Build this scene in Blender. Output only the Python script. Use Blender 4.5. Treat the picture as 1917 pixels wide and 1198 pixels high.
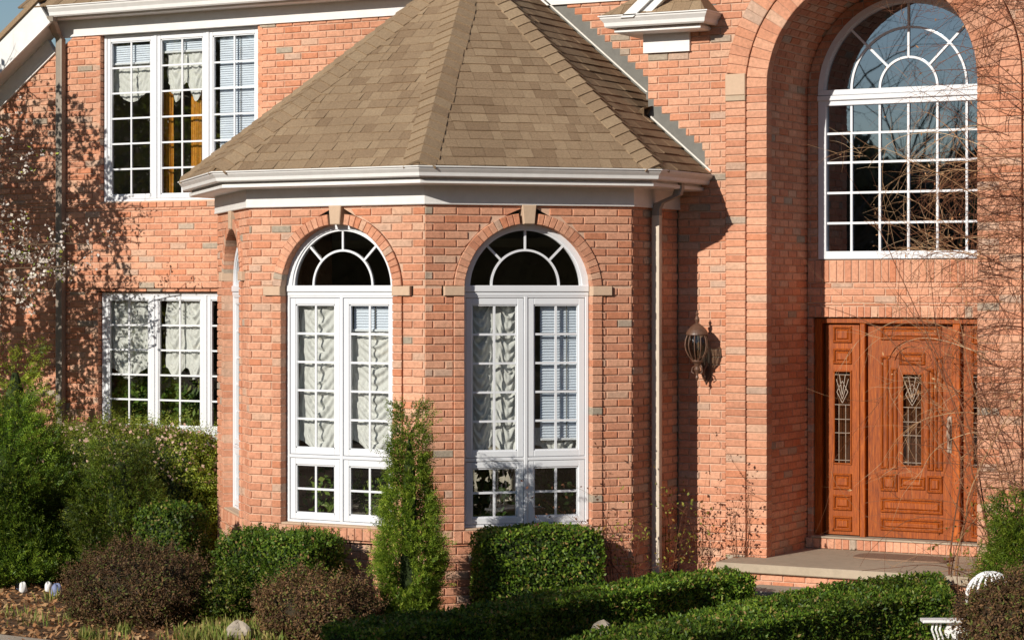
import bpy, math, random
import numpy as np
from mathutils import Vector
random.seed(7); RNG = np.random.default_rng(11)
R = math.radians
S = bpy.context.scene
for o in list(bpy.data.objects): bpy.data.objects.remove(o)
COL = S.collection

# ---------------------------------------------------------------- camera, sky, sun, exposure
YAW = R(28.5); FPX = 4350.0; DIST = 21.15; ZC = 2.7; HOR = 545.0     # all pixels are of the 1917 px wide photograph
CD = (-math.sin(YAW), math.cos(YAW)); CR = (math.cos(YAW), math.sin(YAW))
CP = (DIST*math.sin(YAW), -DIST*math.cos(YAW))
cam_d = bpy.data.cameras.new('camera'); cam = bpy.data.objects.new('camera', cam_d); COL.objects.link(cam)
cam.location = (CP[0], CP[1], ZC); cam.rotation_euler = (R(90), 0, YAW)
cam_d.sensor_width = 36; cam_d.lens = FPX/1917*36; cam_d.shift_y = -(599-HOR)/1917; cam_d.clip_end = 600
S.camera = cam
SUN_AZ = R(10); SUN_EL = R(22)           # the sun stands 10 degrees left of the wall's normal
w = bpy.data.worlds.new('World'); S.world = w; w.use_nodes = True
nt = w.node_tree; bg = nt.nodes['Background']; sky = nt.nodes.new('ShaderNodeTexSky')
sky.sky_type = 'NISHITA'; sky.sun_disc = False; sky.sun_elevation = SUN_EL; sky.sun_rotation = R(180)+SUN_AZ
nt.links.new(sky.outputs[0], bg.inputs[0]); sky.dust_density = .25; sky.ozone_density = 2.2; sky.air_density = 1.0; bg.inputs[1].default_value = 0.072
sd = bpy.data.lights.new('sun', 'SUN'); sd.energy = 4.8; sd.angle = R(0.5); sd.color = (1.0, .93, .82)
so = bpy.data.objects.new('sun', sd); COL.objects.link(so)
sdir = Vector((math.sin(SUN_AZ)*math.cos(SUN_EL), math.cos(SUN_AZ)*math.cos(SUN_EL), -math.sin(SUN_EL)))
so.rotation_euler = sdir.to_track_quat('-Z', 'Y').to_euler()
S.view_settings.view_transform = 'Standard'; S.view_settings.look = 'None'
S.view_settings.exposure = 0.0; S.view_settings.gamma = 1.0
S.render.resolution_x = 1024; S.render.resolution_y = 639
try: S.cycles.transparent_max_bounces = 16
except Exception: pass

# ---------------------------------------------------------------- measuring helpers: where a sight line meets a wall or a level
def ray(px):
    k = (px-958)/FPX
    return CD[0]+k*CR[0], CD[1]+k*CR[1]
def at_y(px, py, Y):
    v = ray(px); s = (Y-CP[1])/v[1]
    return CP[0]+s*v[0], ZC-(py-HOR)/FPX*s
def at_x(px, py, X):
    v = ray(px); s = (X-CP[0])/v[0]
    return CP[1]+s*v[1], ZC-(py-HOR)/FPX*s
def at_z(px, py, z):
    s = (ZC-z)*FPX/(py-HOR); v = ray(px); return CP[0]+s*v[0], CP[1]+s*v[1]
def X_(px, Y): return at_y(px, HOR, Y)[0]
def Z_(px, py, Y): return at_y(px, py, Y)[1]

# ---------------------------------------------------------------- mesh building
class MB:
    def __init__(s): s.v = []; s.f = []; s.t = []; s.m = []; s.smooth = False
    def add(s, vs, fs, tint=0.5, mi=0):
        b = len(s.v); s.v += [tuple(p) for p in vs]
        for f in fs: s.f.append(tuple(b+i for i in f)); s.t.append(tint); s.m.append(mi)
ROOT = {}
def props(o, label=None, cat=None, group=None, kind=None):
    if label: o['label'] = label
    if cat: o['category'] = cat
    if group: o['group'] = group
    if kind: o['kind'] = kind
    return o
def thing(name, loc, label, cat, group=None):
    o = bpy.data.objects.new(name, None); COL.objects.link(o); o.location = loc; o.empty_display_size = .2
    ROOT[o.name] = Vector(loc); return props(o, label, cat, group)
def offset_of(p):
    while p is not None:
        if p.name in ROOT: return ROOT[p.name]
        p = p.parent
    return Vector((0, 0, 0))
def build(name, mb, mats, parent=None, label=None, base=None, smooth=None):
    """link ONE mesh object; world coordinates in mb, moved to its thing's base"""
    if isinstance(mb, tuple): V, F, T, M = mb
    else: V, F, T, M = np.array(mb.v, dtype=np.float32).reshape(-1, 3), mb.f, mb.t, mb.m
    off = offset_of(parent) if parent else Vector(base if base else (0, 0, 0))
    V = V-np.array(off, dtype=np.float32)
    me = bpy.data.meshes.new(name)
    if isinstance(F, np.ndarray):
        n, k = F.shape
        me.vertices.add(len(V)); me.vertices.foreach_set('co', V.astype(np.float32).ravel())
        me.loops.add(n*k); me.loops.foreach_set('vertex_index', F.astype(np.int32).ravel())
        me.polygons.add(n); me.polygons.foreach_set('loop_start', np.arange(0, n*k, k, dtype=np.int32))
        me.update(calc_edges=True)
    else:
        me.from_pydata([tuple(p) for p in V.tolist()], [], F); me.update()
    if not isinstance(mats, (list, tuple)): mats = [mats]
    for m in mats: me.materials.append(m)
    if M is not None and len(mats) > 1: me.polygons.foreach_set('material_index', np.array(M, dtype=np.int32))
    a = me.attributes.new('tint', 'FLOAT', 'FACE'); a.data.foreach_set('value', np.array(T, dtype=np.float32))
    sm = smooth if smooth is not None else (False if isinstance(mb, tuple) else mb.smooth)
    me.polygons.foreach_set('use_smooth', np.full(len(me.polygons), sm))
    o = bpy.data.objects.new(name, me); COL.objects.link(o); o.location = off if not parent else (0, 0, 0)
    if parent: o.parent = parent
    if label: o['label'] = label
    return o

class Fr:
    """a wall's own axes: u along it, w out of it, z up"""
    def __init__(s, ox, oy, ex, ey):
        l = math.hypot(ex, ey); s.o = (ox, oy); s.e = (ex/l, ey/l); s.n = (s.e[1], -s.e[0]); s.L = l
    def P(s, u, w, z): return (s.o[0]+u*s.e[0]+w*s.n[0], s.o[1]+u*s.e[1]+w*s.n[1], z)
    def u(s, x, y): return (x-s.o[0])*s.e[0]+(y-s.o[1])*s.e[1]
    def upx(s, px, w=0):
        v = ray(px); ox = s.o[0]+w*s.n[0]; oy = s.o[1]+w*s.n[1]
        a, b, c, d = s.e[0], -v[0], s.e[1], -v[1]; det = a*d-b*c
        rx, ry = CP[0]-ox, CP[1]-oy
        return (rx*d-b*ry)/det
    def zpx(s, px, py, w=0):
        u = s.upx(px, w); x, y, _ = s.P(u, w, 0); dep = (x-CP[0])*CD[0]+(y-CP[1])*CD[1]
        return ZC-(py-HOR)/FPX*dep
def box(mb, P, u0, u1, w0, w1, z0, z1, tint=.5, mi=0, bev=0):
    if bev:
        b = bev
        vs = [P(u0, w0, z0), P(u1, w0, z0), P(u1, w0, z1), P(u0, w0, z1),
              P(u0, w1-b, z0), P(u1, w1-b, z0), P(u1, w1-b, z1), P(u0, w1-b, z1),
              P(u0+b, w1, z0+b), P(u1-b, w1, z0+b), P(u1-b, w1, z1-b), P(u0+b, w1, z1-b)]
        fs = [(3, 2, 1, 0)]+[(i, (i+1) % 4, 4+(i+1) % 4, 4+i) for i in range(4)]+[(4+i, 4+(i+1) % 4, 8+(i+1) % 4, 8+i) for i in range(4)]+[(8, 9, 10, 11)]
    else:
        vs = [P(u, w_, z) for z in (z0, z1) for w_ in (w0, w1) for u in (u0, u1)]
        fs = [(0, 1, 3, 2)[::-1], (4, 5, 7, 6), (0, 1, 5, 4), (2, 3, 7, 6)[::-1], (0, 2, 6, 4)[::-1], (1, 3, 7, 5)]
    mb.add(vs, fs, tint, mi)
def prism(mb, P, q, wb, wf, bev=.004, tint=.5, mi=0, jit=0.):
    """q: four (u,z) corners counter-clockwise, from depth wb out to wf with a bevelled rim"""
    cu = sum(p[0] for p in q)/len(q); cz = sum(p[1] for p in q)/len(q)
    def sh(p, d):
        du, dz = cu-p[0], cz-p[1]
        return (p[0]+max(-d, min(d, du)), p[1]+max(-d, min(d, dz)))
    n = len(q)
    q2 = [(p[0]+random.uniform(-jit, jit), p[1]+random.uniform(-jit, jit)) for p in q]
    vs = [P(p[0], wb, p[1]) for p in q]+[P(p[0], wf-bev, p[1]) for p in q2]+[P(sh(p, bev)[0], wf+random.uniform(-jit, jit)*.6, sh(p, bev)[1]) for p in q2]
    fs = [(i, (i+1) % n, n+(i+1) % n, n+i) for i in range(n)]+[(n+i, n+(i+1) % n, 2*n+(i+1) % n, 2*n+i) for i in range(n)]+[tuple(range(2*n, 3*n))]
    mb.add(vs, fs, tint, mi)
def btint():
    r = random.random()
    if r < .022: return random.uniform(.90, 1.0)
    if r < .11: return random.uniform(.76, .88)
    return random.uniform(0, .7)
CO = .0665; BL = .200          # brick course and stretcher with its joint
def free(z, u0, u1, blocks):
    iv = [(u0, u1)]
    for b in blocks:
        r = b(z)
        if not r: continue
        a, c = r; nv = []
        for p, q in iv:
            if c <= p or a >= q: nv.append((p, q)); continue
            if a > p: nv.append((p, a))
            if c < q: nv.append((c, q))
        iv = nv
    return iv
def brick_wall(mb, P, u0, u1, z0, z1, blocks=(), zref=0, uref=0, depth=.012, edge=None, course=CO, cuts=()):
    """courses of separate tumbled bricks standing 10 mm proud of their mortar, cut to fit round every opening"""
    k0 = math.floor((z0-zref)/course+1e-6)
    k = k0
    while zref+k*course < z1-1e-4:
        zA = max(zref+k*course, z0); zB = min(zref+(k+1)*course, z1); bp = [zA]+sorted(c for c in cuts if zA+.006 < c < zB-.006)+[zB]
        for zl, zh in zip(bp[:-1], bp[1:]):
            zm = (zl+zh)/2
            F = [free(z, *(edge(z) if edge else (u0, u1)), blocks) for z in (zl+1e-4, zm, zh-1e-4)]
            if not (len(F[0]) == len(F[1]) == len(F[2])): F = [F[1]]*3
            for a, b, c in zip(*F):
                if b[1]-b[0] < .004: continue
                mb.add([P(a[0], -depth, zl), P(a[1], -depth, zl), P(c[1], -depth, zh), P(c[0], -depth, zh)], [(0, 1, 2, 3)], .5, 1)
                if zh-zl < .02: continue
                off = uref+(BL/2 if k % 2 else 0)
                i = math.floor((b[0]-off)/BL)-1
                while off+i*BL < b[1]:
                    p, q = off+i*BL+.0055, off+(i+1)*BL-.0055
                    ll, lu = max(p, a[0]+.003), max(p, c[0]+.003); rl, ru = min(q, a[1]-.003), min(q, c[1]-.003)
                    if rl-ll > .018 and ru-lu > .018:
                        j = random.uniform(-.0012, .0012)
                        prism(mb, P, [(ll, zl+.0055+j), (rl, zl+.0055+j), (ru, zh-.0055+j), (lu, zh-.0055+j)], -depth-.002, random.uniform(-.0015, .0018), .0045, btint(), 0, .0013)
                    i += 1
        k += 1
def voussoirs(mb, P, uc, zc, r0, r1, a0, a1, n, wb, wf, gap=.005):
    for i in range(n):
        t0 = a0+(a1-a0)*i/n; t1 = a0+(a1-a0)*(i+1)/n; g0 = gap/r0*.5
        q = [(uc+r*math.cos(t), zc+r*math.sin(t)) for r, t in ((r0, t0+g0), (r1, t0+g0*r0/r1), (r1, t1-g0*r0/r1), (r0, t1-g0))]
        prism(mb, P, q, wb, wf+random.uniform(-.002, .002), .004, btint(), 0, .001)
        q = [(uc+r*math.cos(t), zc+r*math.sin(t)) for r, t in ((r0+.003, t0), (r1-.003, t0), (r1-.003, t1), (r0+.003, t1))]
        prism(mb, P, q, wb, wf-.012, .001, .5, 1)
def stack(mb, P, u0, u1, z0, z1, wb, wf, zref=0, course=CO):
    k = math.ceil((z0-zref)/course-.5); z = z0
    n = max(1, round((z1-z0)/course)); h = (z1-z0)/n
    for i in range(n):
        a, b = z0+i*h, z0+(i+1)*h
        prism(mb, P, [(u0, a+.005), (u1, a+.005), (u1, b-.005), (u0, b-.005)], wb, wf+random.uniform(-.002, .002), .004, btint(), 0, .001)
    box(mb, P, u0+.003, u1-.003, wb, wf-.012, z0, z1, .5, 1)
def soldiers(mb, P, u0, u1, z0, z1, wb, wf, wdt=.0693):
    n = max(1, round((u1-u0)/wdt)); d = (u1-u0)/n
    for i in range(n):
        prism(mb, P, [(u0+i*d+.005, z0+.004), (u0+(i+1)*d-.005, z0+.004), (u0+(i+1)*d-.005, z1-.004), (u0+i*d+.005, z1-.004)], wb, wf+random.uniform(-.002, .002), .004, btint(), 0, .001)
    box(mb, P, u0, u1, wb, wf-.012, z0+.002, z1-.002, .5, 1)
def arcring(mb, P, uc, zc, r0, r1, w0, w1, a0=0, a1=math.pi, n=40, tint=.5):
    vs = []; fs = []
    for i in range(n+1):
        t = a0+(a1-a0)*i/n
        for r, w_ in ((r0, w0), (r1, w0), (r1, w1), (r0, w1)): vs.append(P(uc+r*math.cos(t), w_, zc+r*math.sin(t)))
    for i in range(n):
        b = i*4
        for k in range(4): fs.append((b+k, b+(k+1) % 4, b+4+(k+1) % 4, b+4+k))
    fs += [(0, 3, 2, 1), (n*4, n*4+1, n*4+2, n*4+3)]
    mb.add(vs, fs, tint)
def sweep(mb, path, prof, closed_ends=True, tint=.5):
    """path: plan points; prof: (outward offset, z); mitred at corners; outward = right-hand side of travel"""
    n = len(path); M = []
    for i in range(n):
        ns = []
        for a, b in ((i-1, i), (i, i+1)):
            if a < 0 or b >= n: continue
            dx, dy = path[b][0]-path[a][0], path[b][1]-path[a][1]; l = math.hypot(dx, dy); ns.append((dy/l, -dx/l))
        if len(ns) == 1: M.append(ns[0])
        else:
            c = 1+ns[0][0]*ns[1][0]+ns[0][1]*ns[1][1]; M.append(((ns[0][0]+ns[1][0])/c, (ns[0][1]+ns[1][1])/c))
    k = len(prof); vs = []
    for i in range(n):
        for o, z in prof: vs.append((path[i][0]+M[i][0]*o, path[i][1]+M[i][1]*o, z))
    fs = [(i*k+j, (i+1)*k+j, (i+1)*k+(j+1) % k, i*k+(j+1) % k) for i in range(n-1) for j in range(k)]
    if closed_ends: fs += [tuple(range(k)), tuple(range((n-1)*k+k-1, (n-1)*k-1, -1))]
    mb.add(vs, fs, tint)
def tube(mb, pts, radii, n=8, tint=.5, caps=True):
    pts = [Vector(p) for p in pts]; b = len(mb.v)
    if not hasattr(radii, '__len__'): radii = [radii]*len(pts)
    vs = []; prev = None
    for i, p in enumerate(pts):
        d = (pts[min(i+1, len(pts)-1)]-pts[max(i-1, 0)]).normalized()
        if prev is None: a = d.orthogonal().normalized()
        else: a = (prev-d*prev.dot(d)).normalized()
        prev = a; c = d.cross(a)
        for k in range(n): t = 2*math.pi*k/n; vs.append(p+(a*math.cos(t)+c*math.sin(t))*radii[i])
    fs = [(i*n+k, i*n+(k+1) % n, (i+1)*n+(k+1) % n, (i+1)*n+k) for i in range(len(pts)-1) for k in range(n)]
    if caps: fs += [tuple(range(n))[::-1], tuple(range((len(pts)-1)*n, len(pts)*n))]
    mb.add(vs, fs, tint)
def lathe(mb, c, prof, n=24, tint=.5, flute=0, nf=8):
    vs = []; k = len(prof)
    for i in range(n):
        t = 2*math.pi*i/n
        for r, z in prof:
            rr = r*(1+flute*math.cos(nf*t)); vs.append((c[0]+rr*math.cos(t), c[1]+rr*math.sin(t), c[2]+z))
    fs = [(i*k+j, ((i+1) % n)*k+j, ((i+1) % n)*k+j+1, i*k+j+1) for i in range(n) for j in range(k-1)]
    mb.add(vs, fs, tint)

# ---------------------------------------------------------------- materials
def mat(name): 
    m = bpy.data.materials.new(name); m.use_nodes = True; nt = m.node_tree; return m, nt, nt.nodes['Principled BSDF'], nt.nodes, nt.links
def N(nodes, t, **kw):
    n = nodes.new(t)
    for k, v in kw.items(): setattr(n, k, v)
    return n
def noise(nodes, links, scale, detail=4, rough=.6, vec=None, w=None):
    n = N(nodes, 'ShaderNodeTexNoise'); n.inputs['Scale'].default_value = scale; n.inputs['Detail'].default_value = detail; n.inputs['Roughness'].default_value = rough
    if vec is not None: links.new(vec, n.inputs['Vector'])
    return n
def ramp(nodes, stops, interp='LINEAR'):
    n = N(nodes, 'ShaderNodeValToRGB'); n.color_ramp.interpolation = interp; e = n.color_ramp.elements
    e[0].position, e[0].color = stops[0][0], (*stops[0][1], 1); e[1].position, e[1].color = stops[1][0], (*stops[1][1], 1)
    for p, c in stops[2:]: x = e.new(p); x.color = (*c, 1)
    return n
def mixc(nodes, links, a, b, f, blend='MIX'):
    n = N(nodes, 'ShaderNodeMix', data_type='RGBA', blend_type=blend)
    for s, v in ((6, a), (7, b), (0, f)):
        if hasattr(v, 'is_output'): links.new(v, n.inputs[s])
        elif s == 0: n.inputs[0].default_value = v
        else: n.inputs[s].default_value = (*v, 1)
    return n.outputs[2]
def tinted(name, stops, rough=.8, nscale=60, namt=.3, bump=0., bscale=200, patch=0, interp='LINEAR', spec=.3):
    m, nt, p, nd, ln = mat(name)
    at = N(nd, 'ShaderNodeAttribute', attribute_name='tint'); rp = ramp(nd, stops, interp); ln.new(at.outputs['Fac'], rp.inputs[0])
    g = N(nd, 'ShaderNodeNewGeometry'); ns = noise(nd, ln, nscale, 5, .7, g.outputs['Position'])
    mr = N(nd, 'ShaderNodeMapRange'); ln.new(ns.outputs[0], mr.inputs[0]); mr.inputs[1].default_value = .25; mr.inputs[2].default_value = .75
    mr.inputs[3].default_value = 1-namt; mr.inputs[4].default_value = 1+namt
    hsv = N(nd, 'ShaderNodeHueSaturation'); ln.new(rp.outputs[0], hsv.inputs['Color']); ln.new(mr.outputs[0], hsv.inputs['Value'])
    c = hsv.outputs[0]
    if patch:
        n2 = noise(nd, ln, .9, 3, .5, g.outputs['Position']); m2 = N(nd, 'ShaderNodeMapRange'); ln.new(n2.outputs[0], m2.inputs[0]); m2.inputs[1].default_value = .3; m2.inputs[2].default_value = .7
        m2.inputs[3].default_value = 1-patch; m2.inputs[4].default_value = 1+patch
        h2 = N(nd, 'ShaderNodeHueSaturation'); ln.new(c, h2.inputs['Color']); ln.new(m2.outputs[0], h2.inputs['Value']); c = h2.outputs[0]
    ln.new(c, p.inputs['Base Color']); p.inputs['Roughness'].default_value = rough; p.inputs['Specular IOR Level'].default_value = spec
    if bump:
        nb = noise(nd, ln, bscale, 3, .6, g.outputs['Position']); b = N(nd, 'ShaderNodeBump'); b.inputs['Strength'].default_value = bump; b.inputs['Distance'].default_value = .004
        ln.new(nb.outputs[0], b.inputs['Height']); ln.new(b.outputs[0], p.inputs['Normal'])
    return m
M_BRICK = tinted('fired_brick', [(0, (.52, .225, .135)), (.2, (.59, .285, .180)), (.42, (.65, .345, .225)), (.58, (.60, .280, .170)), (.70, (.54, .215, .118)), (.76, (.62, .37, .25)), (.87, (.50, .34, .255)), (.90, (.44, .335, .26)), (1, (.35, .295, .23))], .88, 34, .28, .8, 160, .15, spec=.2)
M_MORTAR = tinted('mortar', [(0, (.60, .40, .29)), (1, (.60, .40, .29))], .95, 40, .14, .5, 300, .08, spec=.1)
M_STONE = tinted('cast_stone', [(0, (.62, .43, .305)), (1, (.46, .36, .26))], .9, 30, .08, .2, 200, 0, spec=.2)
M_WHITE = tinted('white_paint', [(0, (.74, .73, .72)), (1, (.74, .73, .72))], .42, 9, .07, .05, 40, .02, spec=.4)
M_WSASH = tinted('white_vinyl', [(0, (.73, .75, .79)), (1, (.73, .75, .79))], .38, 5, .03, 0, 40, 0, spec=.4)
M_SHING = tinted('asphalt_shingle', [(0, (.215, .142, .086)), (.35, (.285, .197, .123)), (.7, (.335, .238, .150)), (1, (.385, .283, .182))], .95, 60, .26, 1.0, 380, .09, spec=.1)
M_FLASH = tinted('lead_flashing', [(0, (.155, .15, .135)), (1, (.17, .165, .15))], .7, 14, .15, 0, 40, 0, spec=.3)
M_ALU = tinted('white_drip_metal', [(0, (.7, .68, .63)), (1, (.7, .68, .63))], .4, 14, .1)
M_CAME = tinted('lead_came', [(0, (.34, .31, .26)), (1, (.38, .27, .20))], .4, 30, .35, spec=.6)
M_SPOUT = tinted('taupe_downspout', [(0, (.27, .23, .19)), (1, (.27, .23, .19))], .45, 9, .12, 0, 40, 0, spec=.4)
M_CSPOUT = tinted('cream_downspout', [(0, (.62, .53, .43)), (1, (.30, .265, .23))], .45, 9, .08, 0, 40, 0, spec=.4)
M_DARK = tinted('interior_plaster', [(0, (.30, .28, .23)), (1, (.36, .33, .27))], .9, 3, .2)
M_CLOTH = tinted('sheer_cloth', [(0, (.62, .62, .60)), (1, (.66, .66, .64))], .9, 30, .08)
M_BLIND = tinted('blind_slats', [(0, (.74, .80, .90)), (1, (.68, .74, .84))], .6, 5, .05)
M_GOLD = tinted('ochre_drape', [(0, (.55, .26, .03)), (1, (.42, .17, .02))], .85, 18, .25)
M_IRON = tinted('bronze_iron', [(0, (.07, .035, .022)), (1, (.18, .095, .06))], .45, 30, .3, .3, 120, 0, spec=.6)
M_CONC = tinted('concrete', [(0, (.42, .34, .25)), (1, (.36, .31, .25))], .93, 12, .12, .3, 150, .12, spec=.15)
M_ROCK = tinted('pale_rock', [(0, (.38, .32, .25)), (1, (.32, .28, .23))], .9, 9, .25, .8, 40, .1)
M_BLUE = tinted('blue_painted_stone', [(0, (.22, .26, .42)), (1, (.2, .24, .4))], .8, 18, .15, .4, 60)
M_CAST = tinted('white_cast_metal', [(0, (.86, .86, .85)), (1, (.86, .86, .85))], .4, 30, .05, .2, 100, 0, spec=.5)
M_MAT = tinted('coir_mat', [(0, (.25, .16, .11)), (1, (.25, .16, .11))], .95, 80, .3, .5, 300)
M_TWIG = tinted('bare_twig', [(0, (.10, .035, .018)), (.5, (.22, .09, .045)), (.8, (.42, .25, .13)), (1, (.55, .40, .25))], .8, 30, .2)
M_BARK = tinted('bark', [(0, (.13, .085, .055)), (1, (.16, .11, .07))], .9, 18, .3, .6, 60)
M_SOIL = tinted('mulch_soil', [(0, (.13, .075, .04)), (1, (.13, .075, .04))], .95, 14, .45, 1.0, 50, .2)
M_WAY = tinted('paving', [(0, (.50, .42, .33)), (1, (.50, .42, .33))], .92, 12, .12, .2, 200, .1)
def foliage(name, stops, transl=.25, rough=.5, patch=.35, spec=.3):
    m = tinted(name, stops, rough, 7, .25, 0, 1, patch, spec=spec); nt = m.node_tree; nd, ln = nt.nodes, nt.links
    p = nd['Principled BSDF']; out = nd['Material Output']; tr = N(nd, 'ShaderNodeBsdfTranslucent'); mx = N(nd, 'ShaderNodeMixShader'); mx.inputs[0].default_value = transl
    ln.new(p.inputs['Base Color'].links[0].from_socket, tr.inputs[0]); ln.new(p.outputs[0], mx.inputs[1]); ln.new(tr.outputs[0], mx.inputs[2]); ln.new(mx.outputs[0], out.inputs[0]); return m
M_BOX = foliage('boxwood_leaf', [(0, (.022, .055, .007)), (.45, (.075, .145, .012)), (.93, (.19, .27, .028)), (.96, (.34, .24, .08)), (1, (.30, .19, .07))], .3, .5, .6)
M_YEW = foliage('yew_leaf', [(0, (.04, .07, .008)), (.4, (.22, .30, .03)), (.85, (.46, .52, .07)), (1, (.52, .50, .16))], .38, .5, .5)
M_JUN = foliage('juniper_spray', [(0, (.018, .042, .006)), (.45, (.09, .17, .015)), (.93, (.27, .36, .035)), (1, (.34, .30, .08))], .3, .5, .65)
M_ARB = foliage('arborvitae_spray', [(0, (.022, .05, .007)), (.45, (.105, .17, .015)), (.9, (.26, .32, .035)), (.95, (.36, .25, .09)), (1, (.28, .17, .07))], .3, .5, .6)
M_BROWN = foliage('brown_barberry_leaf', [(0, (.045, .026, .014)), (.45, (.11, .058, .028)), (.72, (.20, .11, .048)), (.86, (.10, .12, .025)), (1, (.14, .17, .035))], .15, .7)
M_BLOSS = foliage('blossom_petal', [(0, (.72, .66, .58)), (1, (.85, .80, .76))], .3, .7, .05)
M_PINK = foliage('pink_petal', [(0, (.75, .45, .36)), (1, (.8, .6, .5))], .3, .7, .05)
M_NEWL = foliage('young_leaf', [(0, (.16, .20, .03)), (.6, (.28, .27, .05)), (1, (.30, .13, .04))], .3, .5)
M_DEADL = foliage('dead_leaf', [(0, (.36, .17, .07)), (.5, (.50, .26, .12)), (1, (.58, .38, .20))], .2, .8, .1)
M_RED = foliage('dark_red_leaf', [(0, (.10, .04, .025)), (1, (.18, .08, .04))], .2, .6, .1)
M_GRASS = foliage('grass_blade', [(0, (.12, .20, .03)), (.6, (.26, .28, .06)), (1, (.45, .35, .14))], .3, .6, .3)
M_TREEFAR = foliage('far_leaf', [(0, (.07, .075, .035)), (1, (.16, .15, .075))], .2, .7, .3)
M_PLANT = foliage('pane_leaf', [(0, (.05, .11, .012)), (.6, (.13, .22, .03)), (1, (.30, .34, .08))], .3, .5)
M_PLANTD = foliage('dark_pane_leaf', [(0, (.02, .05, .008)), (1, (.06, .11, .02))], .3, .5)
def wood():
    m, nt, p, nd, ln = mat('varnished_oak')
    g = N(nd, 'ShaderNodeNewGeometry'); mp = N(nd, 'ShaderNodeMapping'); mp.inputs['Scale'].default_value = (34, 34, 2.2); ln.new(g.outputs['Position'], mp.inputs[0])
    n1 = noise(nd, ln, 3.2, 6, .7, mp.outputs[0]); rp = ramp(nd, [(.28, (.11, .016, .0015)), (.5, (.31, .064, .004)), (.72, (.50, .128, .010))]); ln.new(n1.outputs[0], rp.inputs[0])
    at = N(nd, 'ShaderNodeAttribute', attribute_name='tint'); h = N(nd, 'ShaderNodeHueSaturation'); ln.new(rp.outputs[0], h.inputs['Color'])
    mr = N(nd, 'ShaderNodeMapRange'); ln.new(at.outputs['Fac'], mr.inputs[0]); mr.inputs[3].default_value = .7; mr.inputs[4].default_value = 1.3; ln.new(mr.outputs[0], h.inputs['Value'])
    ln.new(h.outputs[0], p.inputs['Base Color']); p.inputs['Roughness'].default_value = .45; p.inputs['Specular IOR Level'].default_value = .35; p.inputs['Coat Weight'].default_value = .25; p.inputs['Coat Roughness'].default_value = .12
    b = N(nd, 'ShaderNodeBump'); b.inputs['Strength'].default_value = .15; b.inputs['Distance'].default_value = .002; ln.new(n1.outputs[0], b.inputs['Height']); ln.new(b.outputs[0], p.inputs['Normal'])
    return m
M_WOOD = wood()
def glass(name, ior=1.55, tint=(.93, .95, .94), wav=.02, refl=(1, 1, 1)):
    m, nt, p, nd, ln = mat(name); nd.remove(p); out = nd['Material Output']
    tr = N(nd, 'ShaderNodeBsdfTransparent'); tr.inputs[0].default_value = (*tint, 1); gl = N(nd, 'ShaderNodeBsdfGlossy'); gl.inputs['Roughness'].default_value = .012
    gl.inputs[0].default_value = (*refl, 1)
    lw = N(nd, 'ShaderNodeLayerWeight'); lw.inputs[0].default_value = .5; pw = N(nd, 'ShaderNodeMath', operation='POWER'); pw.inputs[1].default_value = 5; ln.new(lw.outputs['Facing'], pw.inputs[0])
    f0 = ((ior-1)/(ior+1))**2; fr = N(nd, 'ShaderNodeMath', operation='MULTIPLY_ADD'); ln.new(pw.outputs[0], fr.inputs[0]); fr.inputs[1].default_value = 1-f0; fr.inputs[2].default_value = f0
    mx = N(nd, 'ShaderNodeMixShader')
    g = N(nd, 'ShaderNodeNewGeometry'); nb = noise(nd, ln, 2.2, 1, .4, g.outputs['Position']); b = N(nd, 'ShaderNodeBump'); b.inputs['Strength'].default_value = wav; b.inputs['Distance'].default_value = .05
    ln.new(nb.outputs[0], b.inputs['Height']); ln.new(b.outputs[0], gl.inputs['Normal'])
    ln.new(fr.outputs[0], mx.inputs[0]); ln.new(tr.outputs[0], mx.inputs[1]); ln.new(gl.outputs[0], mx.inputs[2]); ln.new(mx.outputs[0], out.inputs[0]); return m
M_GLASS = glass('window_glass', 2.0)
M_GLASSD = glass('sky_tinted_double_glass', 4.2, (.30, .30, .28), .012, (.52, .66, .84))  # gloss colour puts the blue of the sky into the reflection
M_GLASSB = glass('leaded_glass', 1.8, (.45, .5, .48), .3)

# ================================================================ THE HOUSE
YB = -2.2; YL = .6; YR = .95                      # bay front, left wall, back of the door recess (the entrance wall is Y = 0)
house = thing('brick_house', (0, 0, 0), 'salmon brick house with an octagonal bay, shingled bay roof and arched entrance', 'house')
# --- bay plan
xA = X_(795, YB); xLf = X_(465, YB); wB = xA-xLf
fFL = Fr(xLf, YB, 1, 0)
fFR = Fr(xA, YB, 1, 1); uR = fFR.upx(1183); cR = fFR.P(uR, 0, 0)[:2]
fRr = Fr(cR[0], cR[1], 0, 1)
wl = 1.66; cL = (xLf-wl*.7071, YB+wl*.7071); fL = Fr(cL[0], cL[1], 1, -1)
fM = Fr(0, YL, 1, 0); fE = Fr(0, 0, 1, 0); fK = Fr(0, YR, 1, 0)
XE = X_(1212, 0)                                   # left corner of the entrance block
zFr0 = fFR.zpx(990, 385); zSof = fFR.zpx(990, 347, .25); zGb = fFR.zpx(990, 334, .33); zGt = fFR.zpx(990, 313, .34)
# --- bay roof: eave octagon and apex
def off_path(path, o):
    mb = MB(); sweep(mb, path, [(o, 0), (o, 1)], False); return [mb.v[i*2][:2] for i in range(len(path))]
bay_path = [(cL[0], YL+.3), cL, (xLf, YB), (xA, YB), cR, (cR[0], 0)]
OE = .31
eave = off_path(bay_path, OE); zE = zGt+.005
XA_, ZA_ = at_y(881, -73, -.1); APEX = Vector((XA_, -.1, ZA_))

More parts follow.
